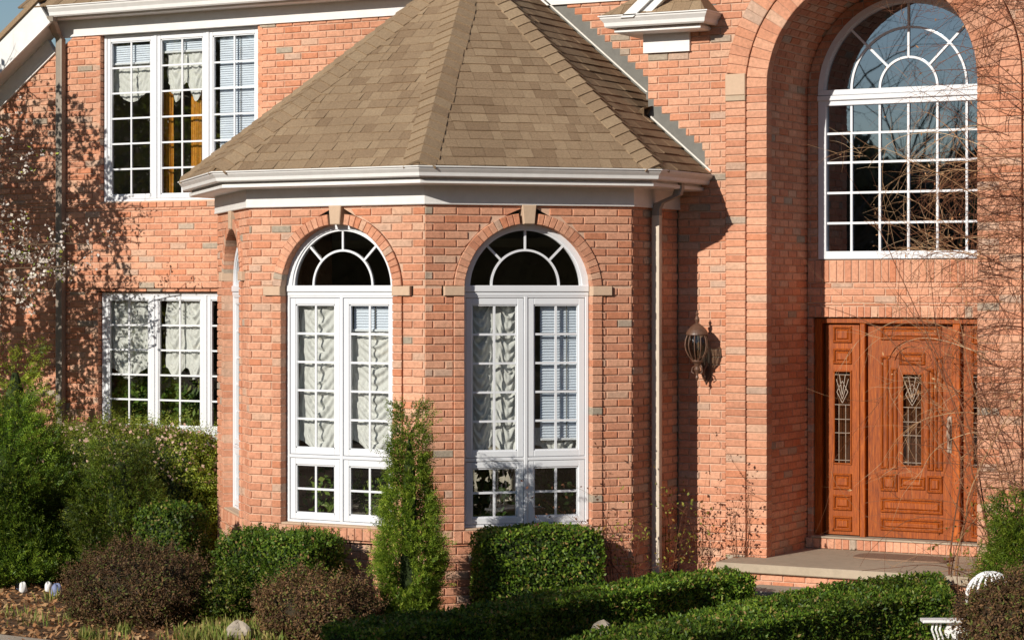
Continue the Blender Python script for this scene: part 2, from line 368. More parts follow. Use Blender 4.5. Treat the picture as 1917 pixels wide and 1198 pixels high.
# ---- walls ------------------------------------------------------------------------------------
def arch_block(uc, zc, r, z0): # blocked interval of a round-headed opening
    def b(z):
        if z < z0 or z > zc+r: return None
        if z <= zc: return (uc-r, uc+r)
        h = math.sqrt(max(0, r*r-(z-zc)**2)); return (uc-h, uc+h)
    return b
def rect_block(a, b_, z0, z1): return lambda z: (a, b_) if z0 <= z <= z1 else None
RW = .088                                          # ring of headers round each bay window
def bay_face(fr, L, uc, r, zs, z0, name, jit_ref, arch=True, label=None):
    mb = MB()
    bl = []
    if arch:
        bl = [arch_block(uc, zs, r+RW+.004, z0), rect_block(uc-r-RW-.1, uc+r+RW+.1, zs-.045, zs+.037), (lambda z: (uc-.050-.013*min(1, max(0, (z-zs-r)/(zFr0-zs-r))), uc+.050+.013*min(1, max(0, (z-zs-r)/(zFr0-zs-r)))) if z > zs+r-.01 else None)]
        bl.append(rect_block(uc-r-RW-.01, uc+r+RW+.01, z0-.11, z0))
    brick_wall(mb, fr.P, 0, L, 0, zFr0+.01, bl, 0, jit_ref, cuts=(z0-.11, z0, zs-.045, zs+.037))
    if arch:
        n = 15
        voussoirs(mb, fr.P, uc, zs, r, r+RW, R(3.5), R(90)-.072/r, n, -.10, .014)
        voussoirs(mb, fr.P, uc, zs, r, r+RW, R(90)+.072/r, R(176.5), n, -.10, .014)
        for s in (-1, 1):
            a, b = sorted((uc+s*r, uc+s*(r+RW)))
            stack(mb, fr.P, a, b, z0, zs-.045, -.10, .014)
        box(mb, fr.P, uc-r-RW-.01, uc+r+RW+.01, -.10, -.012, z0-.19, z0-.003, .5, 1)
        soldiers(mb, fr.P, uc-r-RW-.005, uc+r+RW+.005, z0-.108, z0-.002, -.10, .016, .075)
    o = build(name, mb, [M_BRICK, M_MORTAR], house, label)
    if arch:
        for s in (-1, 1):
            st = MB(); a, b = sorted((uc+s*r, uc+s*(r+RW+.085))); box(st, fr.P, a, b, -.095, .026, zs-.043, zs+.036, .3, 0, .005)
            build('impost_block', st, M_STONE, o)
        ks = MB(); prism(ks, fr.P, [(uc-.048, zs+r-.004), (uc+.048, zs+r-.004), (uc+.062, zFr0+.004), (uc-.062, zFr0+.004)], -.1, .03, .006, .5); build('keystone', ks, M_STONE, o)
    return o
# the two big arched openings, measured on their faces
zs = ZC+.005
uA0, uA1 = fFL.upx(526.6), fFL.upx(735); rA = (uA1-uA0)/2; ucA = (uA0+uA1)/2
uB0, uB1 = fFR.upx(868), fFR.upx(1108); rB = (uB1-uB0)/2; ucB = (uB0+uB1)/2
rW = (rA+rB)/2; zB0 = fFL.zpx(640, 986)
bay_face(fFL, wB, ucA, rW, zs, zB0, 'bay_wall', .03, label='front brick face of the bay')
bay_face(fFR, uR, ucB, rW, zs, zB0, 'bay_wall', .07, label='right-hand slanting brick face of the bay')
ucC = wl*.5
bay_face(fL, wl, ucC, .42, zs+.13, zB0, 'bay_wall', .05, label='left-hand slanting brick face of the bay, seen edge on')
bay_face(fRr, 0-cR[1], 0, 0, 0, 0, 'bay_wall', .02, False, label='shaded right flank of the bay')
bay_face(Fr(cL[0], YL+.3, 0, -1), YL+.3-cL[1], 0, 0, 0, 0, 'bay_wall', .02, False)

# entrance wall with the giant arch
uc = X_(1632, 0); xa0, xa1 = X_(1435, 0), X_(1829, 0); rE = (xa1-xa0)/2; ucE = (xa0+xa1)/2; zsE = Z_(1400, 165, 0)
RG = .187; zIm0, zIm1 = Z_(1382, 190, 0), Z_(1382, 139, 0)
RX, RZ = eave[4][0], zE                            # foot of the right-hand roof slope
def roofline(z):                                   # x where that slope meets any wall parallel to the street
    return RX+(XA_-RX)*(z-RZ)/(ZA_-RZ)
def snap(z): return (math.floor(z/CO)+.5)*CO
def step_edge(z): return max(min(roofline(snap(z))+.20, X_(1318, 0)), roofline(snap(z))+.02)
mb = MB()
def big_arch_block(z):
    r = rE+RG*2+.006
    if z <= zsE: return (ucE-r, ucE+r)
    if z > zsE+r: return None
    h = math.sqrt(max(0, r*r-(z-zsE)**2)); return (ucE-h, ucE+h)
flb = lambda z: (XE-1, step_edge(z)) if z > RZ+.02 else None
xSt0 = X_(1208, -.03); xSt1 = X_(1290, -.03)
zc0, zc1 = Z_(1250, 97, -.03), Z_(1250, 64, -.03)
edgeE = lambda z: (cR[0] if z < RZ+.02 else XE, 6.6)
brick_wall(mb, fE.P, XE, 6.6, 0, 6.6, [big_arch_block, flb], 0, .06, edge=edgeE)
for k, (ra, rb, wf) in enumerate(((rE, rE+RG, .006), (rE+RG+.004, rE+2*RG, .024))):
    for s in (-1, 1):
        a, b = sorted((ucE+s*ra, ucE+s*rb)); 
        if k == 0: stack(mb, fE.P, a, b, .36, zsE, -.11, wf)
        elif s == 1: stack(mb, fE.P, a, b, .36, zsE, -.05, wf)
        else: stack(mb, fE.P, a, b, .36, zIm0, -.05, wf); stack(mb, fE.P, a, b, zIm1, zsE+.001 if zIm1 < zsE else zIm1+.07, -.05, wf) if zIm1 < zsE-.05 else None
    a0 = max(0, (zIm1-zsE)/(ra+.1)) if k else 0
    voussoirs(mb, fE.P, ucE, zsE, ra, rb, 0, math.pi-a0, int(math.pi*ra/.074), -.11 if k == 0 else -.05, wf)
eo = build('entrance_wall', mb, [M_BRICK, M_MORTAR], house, 'projecting brick entrance wall with the tall round arch')
for s in (-1,):
    st = MB(); a, b = sorted((ucE+s*(rE+RG+.003), ucE+s*(rE+2*RG+.002))); box(st, fE.P, a, b, -.05, .032, zIm0+.05, zIm1, .3, 0, .006); box(st, fE.P, a+.001, b-.001, -.05, .029, zIm0+.002, zIm0+.048, .9, 0, .004)
    build('impost_block', st, M_STONE, eo)
# recess: side cheeks, barrel and back wall
mb = MB(); RD = YR
fJl = Fr(xa0, 0, 0, 1)       # faces +x
brick_wall(mb, fJl.P, .11, RD+.05, .3, zsE, (), 0, .0)
fJr = Fr(xa1, RD+.05, 0, -1)   # faces -x
brick_wall(mb, fJr.P, 0, RD+.05-.11, .3, zsE, (), 0, .04)
na = int(math.pi*rE/CO)
for i in range(na):
    a0, a1 = math.pi*i/na, math.pi*(i+1)/na
    def PB(u, w_, z, a0=a0, a1=a1):  # u: depth, z: 0..1 across the course
        t = a0+(a1-a0)*z; r = rE-w_; return (ucE+r*math.cos(t), u, zsE+r*math.sin(t))
    mb.add([PB(.11, -.01, 0), PB(RD+.05, -.01, 0), PB(RD+.05, -.01, 1), PB(.11, -.01, 1)], [(0, 1, 2, 3)], .5, 1)
    u = .115-(BL/2 if i % 2 else 0)
    while u < RD+.05:
        p, q = max(u, .115), min(u+BL-.011, RD+.05)
        if q-p > .02:
            vs = [PB(*c) for c in ((p, -.012, .08), (q, -.012, .08), (q, -.012, .92), (p, -.012, .92), (p+.003, 0, .13), (q-.003, 0, .13), (q-.003, 0, .87), (p+.003, 0, .87))]
            mb.add(vs, [(0, 1, 5, 4), (1, 2, 6, 5), (2, 3, 7, 6), (3, 0, 4, 7), (4, 5, 6, 7)], btint(), 0)
        u += BL
# back wall
KX = lambda px: fK.upx(px); KZ = lambda px, py: fK.zpx(px, py)
xw0, xcw = KX(1531), KX(1699); hw = xcw-xw0; xw1 = xcw+hw
zwB, zwS, zDt, zDb = KZ(1600, 486), KZ(1600, 178), KZ(1600, 595), KZ(1600, 1006)
xd0 = KX(1521); xd1 = xcw+(xcw-xd0)
blk = [arch_block(xcw, zwS, hw+.002, zwB), rect_block(xd0, xd1, 0, zDt), rect_block(xa0-1, xa1+1, zDt, zDt+.105), rect_block(xw0-.1, xw1+.1, zwB-.205, zwB)]
brick_wall(mb, fK.P, xa0-.02, xa1+.02, .38, zsE+rE+.05, blk, 0, .02, cuts=(zDt, zDt+.105, zwB-.205, zwB), edge=lambda z: (xa0-.0, xa1+.0) if z < zsE else ((ucE-math.sqrt(max(0, rE*rE-(z-zsE)**2)), ucE+math.sqrt(max(0, rE*rE-(z-zsE)**2)))))
box(mb, fK.P, xa0, xa1, -.09, -.0135, zDt+.004, zDt+.105+CO, .5, 1); box(mb, fK.P, xa0, xa1, -.09, -.0135, zwB-.205-CO, zwB-.004, .5, 1)
box(mb, fK.P, xa0, xw0+.01, -.09, -.0135, zwB-.01, zwB+CO, .5, 1)
soldiers(mb, fK.P, xa0+.01, xa1-.01, zDt+.002, zDt+.103, -.09, .002, .066)
soldiers(mb, fK.P, xw0-.1, xw1+.1, zwB-.203, zwB-.003, -.09, .004, .069)
for s in (0, 1):
    a, b = ((xa0, xd0), (xd1, xa1))[s]
    if b-a > .03: stack(mb, fK.P, a+.004, b, .5, zDt-.01, -.09, .003)
zSl = .412
soldiers(mb, fK.P, xa0+.005, xa1-.005, zSl, zDb-.012, -.1, .055, .069)
build('recess_wall', mb, [M_BRICK, M_MORTAR], house, 'brick cheeks, vault and back wall of the entrance recess')
# left wall
mzt = lambda px, py: fM.zpx(px, py)
zMf = mzt(180, 67)                                 # foot of the frieze
u1 = [fM.upx(p) for p in (187, 482)]; zU0, zU1 = mzt(187, 380), zMf+.004
u2a = fM.upx(183); zL1 = mzt(183, 547); zL0 = mzt(183, 900); u2b = u2a+(u1[1]-u1[0])
xr1, zr1 = fM.upx(108), mzt(108, 97); xr0, zr0 = fM.upx(0), mzt(0, 205); rk = (zr1-zr0)/(xr1-xr0)
mb = MB()
def rake_block(z):
    return (-12, xr1-(zr1-z)/rk) if z > zr0-2 and xr1-(zr1-z)/rk > -12 and z > zr1-rk*3.2 and z <= zr1+1 and z > 0 and (xr1-(zr1-z)/rk) > -9.5 and z < zr1+.5 and z > 3.0 else None
fl2 = lambda z: (roofline(snap(z))-.3, step_edge(z)) if z > RZ+.02 else (cL[0], 9)
brick_wall(mb, fM.P, -9.4, XE+.02, 0, zMf+.01, [rect_block(u1[0], u1[1], zU0, zMf+.02), rect_block(u2a, u2b, zL0, zL1), rake_block, fl2,
    rect_block(u1[0]-.0, u1[1]+.0, zU0-.062, zU0)], 0, .0, cuts=(zU0-.062, zU0, zL0, zL1))
box(mb, fM.P, u1[0]-.01, u1[1]+.01, -.09, -.013, zU0-.14, zU0+.01, .5, 1)
soldiers(mb, fM.P, u1[0], u1[1], zU0-.062, zU0-.002, -.09, .003, .104)
# dark brick reveals of the two windows
for (a, b, z0, z1) in ((u1[0], u1[1], zU0, zU1), (u2a, u2b, zL0, zL1)):
    k = z0
    while k < z1:
        for side, s in ((a, -1), (b, 1)):
            x0, x1 = sorted((side, side+s*.05))
            box(mb, fM.P, x0, x1, -.10, -.003, k+.004, min(k+CO, z1)-.004, btint(), 0)
        k += CO
    if z1 < zMf: box(mb, fM.P, a-.05, b+.05, -.10, -.012, z1, z1+.06, .5, 1)
mw = build('main_wall', mb, [M_BRICK, M_MORTAR], house, 'set-back brick wall left of the bay')

# ---- flashing ----------------------------------------------------------------------------------
def flashing(fr, x_lo, x_hi, nm='step_flashing'):
    mb = MB(); al = MB(); k = 0
    zz = [k*CO for k in range(40, 100)]
    for z in zz:
        zc = z+CO/2; a = roofline(zc)
        if not (x_lo-.3 <= a <= x_hi+.02) or z < RZ: continue
        a0, a1 = max(x_lo, roofline(z)-.012), max(x_lo, roofline(z+CO)-.012); b = min(step_edge(zc)+.004, 9)
        vs = [fr.P(a0, -.011, z), fr.P(b, -.011, z), fr.P(b, -.011, z+CO), fr.P(a1, -.011, z+CO)]
        mb.add(vs, [(0, 1, 2, 3)])
    return build(nm, mb, M_FLASH, house)
flashing(fE, XE, RX); 
flashing(fM, XA_, XE+.02)
mb = MB()
for fr, xl, xh in ((fE, XE+.02, RX-.01), (fM, XA_+.02, XE-.02)):
    zl, zh = RZ+(xh-RX)/(XA_-RX)*(ZA_-RZ), RZ+(xl-RX)/(XA_-RX)*(ZA_-RZ)
    d = Vector((xl-xh, 0, zh-zl)).normalized(); nrm = Vector((-d.z, 0, d.x)); 
    if nrm.z < 0: nrm = -nrm
    p0 = Vector(fr.P(xh, 0, zl))+nrm*.022; p1 = Vector(fr.P(xl, 0, zh))+nrm*.022
    q = [p0, p1, p1+nrm*.013, p0+nrm*.013]
    mb.add([(v.x, v.y+.004, v.z) for v in q]+[(v.x, v.y-.022, v.z) for v in q], [(0, 1, 2, 3), (7, 6, 5, 4), (0, 4, 5, 1), (1, 5, 6, 2), (2, 6, 7, 3), (3, 7, 4, 0)])
build('drip_edge', mb, M_ALU, house)
# small kick-out diverter at the corner of the entrance block
mb = MB(); zk = RZ+(XE-RX)/(XA_-RX)*(ZA_-RZ)
mb.add([(XE-.10, -.08, zk+.03), (XE+.03, -.14, zk+.075), (XE+.05, .0, zk+.10), (XE-.08, .05, zk+.09), (XE-.02, -.03, zk-.02)], [(0, 1, 2, 3), (0, 4, 1), (3, 2, 4)], .5)
build('diverter', mb, M_SHING, house)

# ---- windows -----------------------------------------------------------------------------------
def frame_rect(mb, P, u0, u1, z0, z1, wd, w0, w1, wt=None, bev=.004, tint=.5):
    wt = wd if wt is None else wt
    box(mb, P, u0, u0+wd, w0, w1, z0, z1, tint, 0, bev); box(mb, P, u1-wd, u1, w0, w1, z0, z1, tint, 0, bev)
    box(mb, P, u0+wd, u1-wd, w0, w1-.001, z1-wt, z1, tint, 0, bev); box(mb, P, u0+wd, u1-wd, w0, w1-.001, z0, z0+wt, tint, 0, bev)
def sash(fr, parent, u0, u1, z0, z1, cols, rows, w, wd=.055, m=.018, glassm=None, gmat=None, label=None):
    s = MB(); frame_rect(s, fr.P, u0, u1, z0, z1, wd, w-.035, w); 
    box(s, fr.P, u0+wd-.001, u0+wd+.010, w-.034, w-.010, z0+wd, z1-wd); box(s, fr.P, u1-wd-.010, u1-wd+.001, w-.034, w-.010, z0+wd, z1-wd)
    box(s, fr.P, u0+wd, u1-wd, w-.034, w-.010, z0+wd-.001, z0+wd+.010); box(s, fr.P, u0+wd, u1-wd, w-.034, w-.010, z1-wd-.010, z1-wd+.001)
    build('sash', s, M_WSASH, parent, label)
    g = MB(); a, b, c, d = u0+wd+.006, u1-wd-.006, z0+wd+.006, z1-wd-.006; k = .0015
    g.add([fr.P(a, w-.028+random.uniform(-k, k), c), fr.P(b, w-.028, c), fr.P(b, w-.028+random.uniform(-k, k), d), fr.P(a, w-.028, d)], [(0, 1, 2, 3)])
    build('pane', g, gmat or M_GLASS, parent)
    q = MB()
    for i in range(1, cols): u = a+(b-a)*i/cols; box(q, fr.P, u-m/2, u+m/2, w-.026, w-.014, c, d)
    for j in range(1, rows): z = c+(d-c)*j/rows; box(q, fr.P, a, b, w-.025, w-.0145, z-m/2, z+m/2)
    build('muntin_grille', q, M_WSASH, parent)
def half_disc(fr, uc, zc, r, w, n=32):
    g = MB(); g.add([fr.P(uc+r*math.cos(math.pi*i/n), w, zc+r*math.sin(math.pi*i/n)) for i in range(n+1)], [tuple(range(n+1))]); return g
def fan(fr, parent, uc, zc, r, w, arcs, rays, inner, m=.018, gmat=None):
    build('lunette_pane', half_disc(fr, uc, zc, r, w-.028), gmat or M_GLASS, parent)
    q = MB()
    for a in arcs: arcring(q, fr.P, uc, zc, a-m/2, a+m/2, w-.026, w-.014, n=36)
    for t in rays:
        c, s = math.cos(t), math.sin(t); p = (-s*m/2, c*m/2)
        rr = [(uc+c*inner+p[0], zc+s*inner+p[1]), (uc+c*inner-p[0], zc+s*inner-p[1]), (uc+c*r-p[0], zc+s*r-p[1]), (uc+c*r+p[0], zc+s*r+p[1])]
        prism(q, fr.P, rr[::-1] if False else rr, w-.0255, w-.0145, .001)
    build('fan_grille', q, M_WSASH, parent)
def bay_window(fr, uc, r, zs, z0, label, narrow=False):
    wf = -.075; F = MB(); zt = zs+.034; zb = z0+.012; a, b = uc-r+.004, uc+r-.004
    arcring(F, fr.P, uc, zs+.02, r-.058, r-.004, wf-.06, wf, 0, math.pi, 40)
    arcring(F, fr.P, uc, zs+.02, r-.075, r-.056, wf-.05, wf-.012, 0, math.pi, 40)
    box(F, fr.P, a, b, wf-.058, wf+.012, zs-.012, zs+.042, .5, 0, .005)     # transom bar
    box(F, fr.P, a, b, wf-.059, wf+.004, zs-.045, zs-.016, .5, 0, .004)
    zd = fFL.zpx(640, 858)
    frame_rect(F, fr.P, a, b, zb, zs-.04, .030, wf-.06, wf, .022)
    box(F, fr.P, a+.03, b-.03, wf-.058, wf-.001, zd-.014, zd+.014, .5, 0, .004)
    if not narrow: box(F, fr.P, uc-.016, uc+.016, wf-.057, wf+.002, zb+.022, zs-.045, .5, 0, .004)
    win = build('window', F, M_WSASH, house, label)
    s = MB(); box(s, fr.P, uc-r, uc+r, -.1, .004, z0-.002, z0+.014, .5, 0, .003); build('sill', s, M_STONE, win)
    cols = [(a+.034, uc-.020), (uc+.020, b-.034)] if not narrow else [(a+.034, b-.034)]
    for c0, c1 in cols:
        sash(fr, win, c0, c1, zd+.018, zs-.066, 2, 5, wf-.006, .052)
        sash(fr, win, c0, c1, zb+.026, zd-.018, 2, 2, wf-.006, .052)
    fan(fr, win, uc, zs+.042, r-.075, wf-.006, [r*.53], [R(90), R(45), R(135)], r*.53)
    return win
bay_window(fFL, ucA, rW, zs, zB0, 'arched window in the front face of the bay')
bay_window(fFR, ucB, rW, zs, zB0, 'arched window in the right-hand face of the bay')
bay_window(fL, ucC, .42, zs, zB0, 'arched window in the left-hand face of the bay, seen edge on', True)

def triple(fr, u0, u1, z0, z1, rows, label, low=None):
    wf = -.06; F = MB(); frame_rect(F, fr.P, u0+.004, u1-.004, z0+.004, z1-.004, .035, wf-.05, wf, .03)
    w3 = (u1-u0-.008)/3
    for k in (1, 2): box(F, fr.P, u0+.004+k*w3-.02, u0+.004+k*w3+.02, wf-.048, wf+.002, z0+.034, z1-.034, .5, 0, .004)
    if low: box(F, fr.P, u0+.039, u1-.039, wf-.047, wf, low-.02, low+.02, .5, 0, .004)
    win = build('window', F, M_WSASH, house, label)
    for k in range(3):
        a = u0+.004+k*w3+(.038 if k == 0 else .022); b = u0+.004+(k+1)*w3-(.038 if k == 2 else .022)
        if low: sash(fr, win, a, b, low+.022, z1-.036, 2, rows, wf-.006, .042); sash(fr, win, a, b, z0+.036, low-.022, 2, 2, wf-.006, .042)
        else: sash(fr, win, a, b, z0+.036, z1-.036, 2, rows, wf-.006, .042)
    return win
triple(fM, u1[0], u1[1], zU0, zU1, 6, 'upstairs triple casement window under the eave')
triple(fM, u2a, u2b, zL0, zL1, 5, 'ground-floor triple casement window behind the shrubs', mzt(183, 805))

# entrance window
F = MB(); wf = .0; P = fK.P
frame_rect(F, P, xw0+.004, xw1-.004, zwB+.004, zwS-.02, .075, -.07, .01, .07)
box(F, P, xw0+.002, xw1-.002, -.07, .03, zwS-.045, zwS-.002, .5, 0, .005); box(F, P, xw0+.004, xw1-.004, -.07, .018, zwS+.002, zwS+.050, .5, 0, .005)
arcring(F, P, xcw, zwS+.02, hw-.055, hw-.003, -.07, .012, n=48); arcring(F, P, xcw, zwS+.02, hw-.07, hw-.053, -.06, -.005, n=48)
ew = build('window', F, M_WSASH, house, 'tall arched window above the front door')
a, b, c, d = xw0+.075, xw1-.075, zwB+.07, zwS-.045
g = MB(); g.add([P(a, -.03, c), P(b, -.03, c), P(b, -.03, d), P(a, -.03, d)], [(0, 1, 2, 3)]); build('pane', g, M_GLASSD, ew)
q = MB(); st = KX(1647)-KX(1594)
for i in range(-2, 3): u = xcw+i*st; box(q, P, u-.010, u+.010, -.028, -.012, c, d)
for py in (248, 303, 360, 417): z = KZ(1640, py); box(q, P, a, b, -.027, -.0125, z-.010, z+.010)
build('muntin_grille', q, M_WSASH, ew)
fan(fK, ew, xcw, zwS+.050, hw-.07, 0, [st, st*2], [R(90), R(45), R(135)], st, .02, M_GLASSD)

# ---- front door --------------------------------------------------------------------------------
DX = KX
def panel(mb, P, u0, u1, z0, z1, w, t=.5):
    m = .020
    for (a, b, c, d) in ((u0, u1, z1-m, z1), (u0, u1, z0, z0+m), (u0, u0+m, z0+m, z1-m), (u1-m, u1, z0+m, z1-m)):
        box(mb, P, a, b, w-.002, w+.020, c, d, t*.8, 0, .008)
    if u1-u0 > .09 and z1-z0 > .075: box(mb, P, u0+m+.010, u1-m-.010, w-.002, w+.016, z0+m+.008, z1-m-.008, t, 0, .013)
F = MB(); wd = -.07
box(F, P, xd0+.004, xd0+.07, wd-.07, wd+.035, zDb, zDt-.006, .55, 0, .006); box(F, P, xd1-.07, xd1-.004, wd-.07, wd+.035, zDb, zDt-.006, .55, 0, .006)
box(F, P, xd0+.07, xd1-.07, wd-.07, wd+.034, zDt-.05, zDt-.006, .45, 0, .006)
l0, l1 = DX(1541), DX(1603); p0_, p1_ = DX(1606), DX(1616); q0, q1 = DX(1780), DX(1794)
dl0, dl1 = DX(1619), DX(1779); r0_, r1_ = DX(1799), xd1-.075
box(F, P, p0_, p1_, wd-.07, wd+.030, zDb, zDt-.05, .62, 0, .006); box(F, P, q0, q1, wd-.07, wd+.032, zDb, zDt-.05, .85, 0, .006)
box(F, P, xd0+.07, xd1-.07, wd-.06, wd-.055, zDb, zDt-.05, .1)
dr = build('door_frame', F, M_WOOD, house)
def lite(fr, parent, u0, u1, z0, z1, w):
    g = MB(); g.add([fr.P(u0, w+.004, z0), fr.P(u1, w+.004, z0), fr.P(u1, w+.004, z1), fr.P(u0, w+.004, z1)], [(0, 1, 2, 3)]); build('leaded_pane', g, M_GLASSB, parent)
    c = MB(); m = .005; cu = (u0+u1)/2; H = z1-z0
    def ln(a, b):
        dx, dz = b[0]-a[0], b[1]-a[1]; l = math.hypot(dx, dz); nx, nz = -dz/l*m/2, dx/l*m/2
        prism(c, fr.P, [(a[0]-nx, a[1]-nz), (b[0]-nx, b[1]-nz), (b[0]+nx, b[1]+nz), (a[0]+nx, a[1]+nz)], w+.005, w+.010, .001)
    for fz in (.03, .33, .48, .64, .97): ln((u0, z0+H*fz), (u1, z0+H*fz))
    for fu in (.28, .72): ln((u0+(u1-u0)*fu, z0), (u0+(u1-u0)*fu, z0+H*.64))
    for s in (-1, 1):
        ln((cu, z0+H*.66), (cu+s*(u1-u0)*.36, z0+H*.78)); ln((cu+s*(u1-u0)*.36, z0+H*.78), (cu, z0+H*.90)); ln((cu, z0+H*.70), (cu+s*(u1-u0)*.4, z0+H*.92)); ln((cu, z0+H*.75), (cu+s*(u1-u0)*.2, z0+H*.97))
    build('lead_came', c, M_CAME, parent)
def slab(mb, fr, u0, u1, z0, z1, lu0, lu1, lz0, lz1, w, th=.045):
    for (a, b, c, d) in ((u0, lu0, z0, z1), (lu1, u1, z0, z1), (lu0, lu1, z0, lz0), (lu0, lu1, lz1, z1)): box(mb, fr.P, a, b, w-th, w, c, d, random.uniform(.3, .62))
    frame = .016
    for (a, b, c, d) in ((lu0-frame, lu1+frame, lz1, lz1+frame), (lu0-frame, lu1+frame, lz0-frame, lz0), (lu0-frame, lu0, lz0, lz1), (lu1, lu1+frame, lz0, lz1)): box(mb, fr.P, a, b, w-.01, w+.012, c, d, .4, 0, .005)
zp = lambda py: KZ(1600, py)
def sidelight(u0, u1, label):
    mb = MB(); w = wd+.0; W = u1-u0; g0, g1 = u0+W*.27, u1-W*.27; z0, z1 = zDb+.015, zDt-.065
    slab(mb, fK, u0, u1, z0, z1, g0, g1, zp(868), zp(697), w)
    for a, b in ((642, 611), (682, 653), (918, 888), (957, 928)): panel(mb, P, u0+W*.22, u1-W*.22, zp(a), zp(b), w, .55)
    panel(mb, P, u0+W*.22, u1-W*.22, zp(996), zp(968), w, .5)
    o = build('sidelight', mb, M_WOOD, dr, label); lite(fK, dr, g0, g1, zp(868), zp(697), w)
sidelight(l0, l1, 'narrow side panel left of the door'); sidelight(r0_, r1_, 'narrow side panel right of the door')
mb = MB(); w = wd-.012; zd = lambda py: KZ(1700, py); z0, z1 = zDb+.012, zDt-.075
g0, g1 = DX(1685), DX(1719)
slab(mb, fK, dl0, dl1, z0, z1, g0, g1, zd(872), zd(702), w)
panel(mb, P, DX(1643), DX(1757), zd(637), zd(612), w)                                   # top
arcc = (DX(1702), zd(690)); ra = .17
for rr in (.165, .215): arcring(mb, P, arcc[0], zd(684), rr, rr+.016, w-.002, w+.014, R(15), R(165), 18, .45)
panel(mb, P, DX(1678), DX(1726), zd(683), zd(660), w, .55)
for a, b in ((1643, 1657), (1745, 1759)): panel(mb, P, DX(a), DX(b), zd(880), zd(668), w, .5)
for a, b in ((1662, 1674), (1730, 1742)): panel(mb, P, DX(a), DX(b), zd(880), zd(690), w, .5)
panel(mb, P, DX(1678), DX(1726), zd(917), zd(893), w, .55)
panel(mb, P, DX(1643), DX(1759), zd(962), zd(934), w, .55); panel(mb, P, DX(1643), DX(1759), zd(996), zd(972), w, .5)
for s, (a, b) in ((0, (1643, 1674)), (1, (1730, 1759))): panel(mb, P, DX(a), DX(b), zd(922), zd(890), w, .5)
do = build('door_leaf', mb, M_WOOD, dr, 'varnished carved front door leaf'); lite(fK, dr, g0, g1, zd(872), zd(702), w)
mb = MB(); hx = DX(1772)
box(mb, P, hx-.020, hx+.020, w, w+.012, zd(846), zd(778), .8, 0, .004)
tube(mb, [P(hx, w+.01, zd(785)), P(hx, w+.06, zd(792)), P(hx, w+.065, zd(815)), P(hx, w+.01, zd(835))], .009, 8, .8); build('door_handle', mb, M_CAME, dr)
mb = MB(); box(mb, P, xd0+.004, xd1-.004, wd-.08, .062, zDb-.012, zDb+.004, .5, 0, .003); build('threshold', mb, M_CONC, dr)

# ---- eaves, friezes, gutters -------------------------------------------------------------------
def kgutter(a, zt, zb):  # K-style trough: (offset, z)
    h = zt-zb
    return [(a, zb+.01), (a+.07, zb), (a+.085, zb+h*.12), (a+.09, zb+h*.42), (a+.115, zb+h*.74), (a+.118, zt-.010), (a+.13, zt-.010), (a+.13, zt), (a+.112, zt), (a+.100, zt-.02), (a, zt-.03)]
mb = MB(); sweep(mb, bay_path, [(-.02, zFr0), (.022, zFr0), (.026, zFr0+.006), (.026, zFr0+.012), (.022, zFr0+.014), (.022, zSof+.01), (-.02, zSof+.01)]); fz = build('frieze', mb, M_WHITE, house, 'white frieze board round the bay')
mb = MB(); sweep(mb, bay_path, [(.0, zSof), (.22, zSof), (.245, zSof+.008), (.245, zSof+.036), (.225, zSof+.04), (.21, zGt-.01), (.0, zGt-.01)]); build('soffit', mb, M_WHITE, house)
mb = MB(); sweep(mb, bay_path, kgutter(.215, zGt, zGb)); build('gutter', mb, M_WHITE, house, 'white gutter round the bay')
# main eave: left wall
zg = mzt(130, 15); xg0 = fM.upx(92); xgE = XE+.05
Pth = [(xr1+.0, YL), (xgE, YL)]
zs1 = zMf+.17
mb = MB(); sweep(mb, Pth, [(-.05, zMf), (.022, zMf), (.022, zs1), (-.05, zs1)]); build('frieze', mb, M_WHITE, house, 'white frieze board above the upstairs window')
mb = MB(); sweep(mb, [(xr1-.25, YL), (xgE, YL)], [(-.05, zs1), (.21, zs1), (.21, zs1+.14), (-.05, zs1+.14)]); build('soffit', mb, M_WHITE, house)
mb = MB(); sweep(mb, [(X_(88, YL-.33), YL), (xgE, YL)], kgutter(.215, zs1+.125, zs1+.012)); build('gutter', mb, M_WHITE, house, 'white gutter along the main eave')
# rake at the far left
def rake(name, o0, o1, t0, t1, m=M_WHITE, label=None, x0=-.02):
    mb = MB(); d = Vector((1, 0, rk)).normalized(); nn = Vector((-d.z, 0, d.x)); pa = Vector((xr0-3.2, 0, zr0-3.2*rk)); pb = Vector((xr1+x0, 0, zr1+x0*rk))
    vs = []
    for p in (pa, pb):
        for (t, o) in ((t0, o0), (t1, o0), (t1, o1), (t0, o1)): v = p+nn*t; vs.append((v.x, YL-o, v.z))
    mb.add(vs, [(0, 1, 2, 3), (7, 6, 5, 4), (0, 4, 5, 1), (1, 5, 6, 2), (2, 6, 7, 3), (3, 7, 4, 0)]); return build(name, mb, m, house, label)
rake('frieze', -.04, .024, 0, .17, label='sloping white frieze board under the left gable')
rake('rake_soffit', -.04, .27, .172, .20, x0=.12)
rake('rake_board', .272, .30, .13, .40, label='white rake board of the left gable', x0=.22)
rake('roof_edge', -.3, .33, .402, .45, M_SHING, x0=.26)

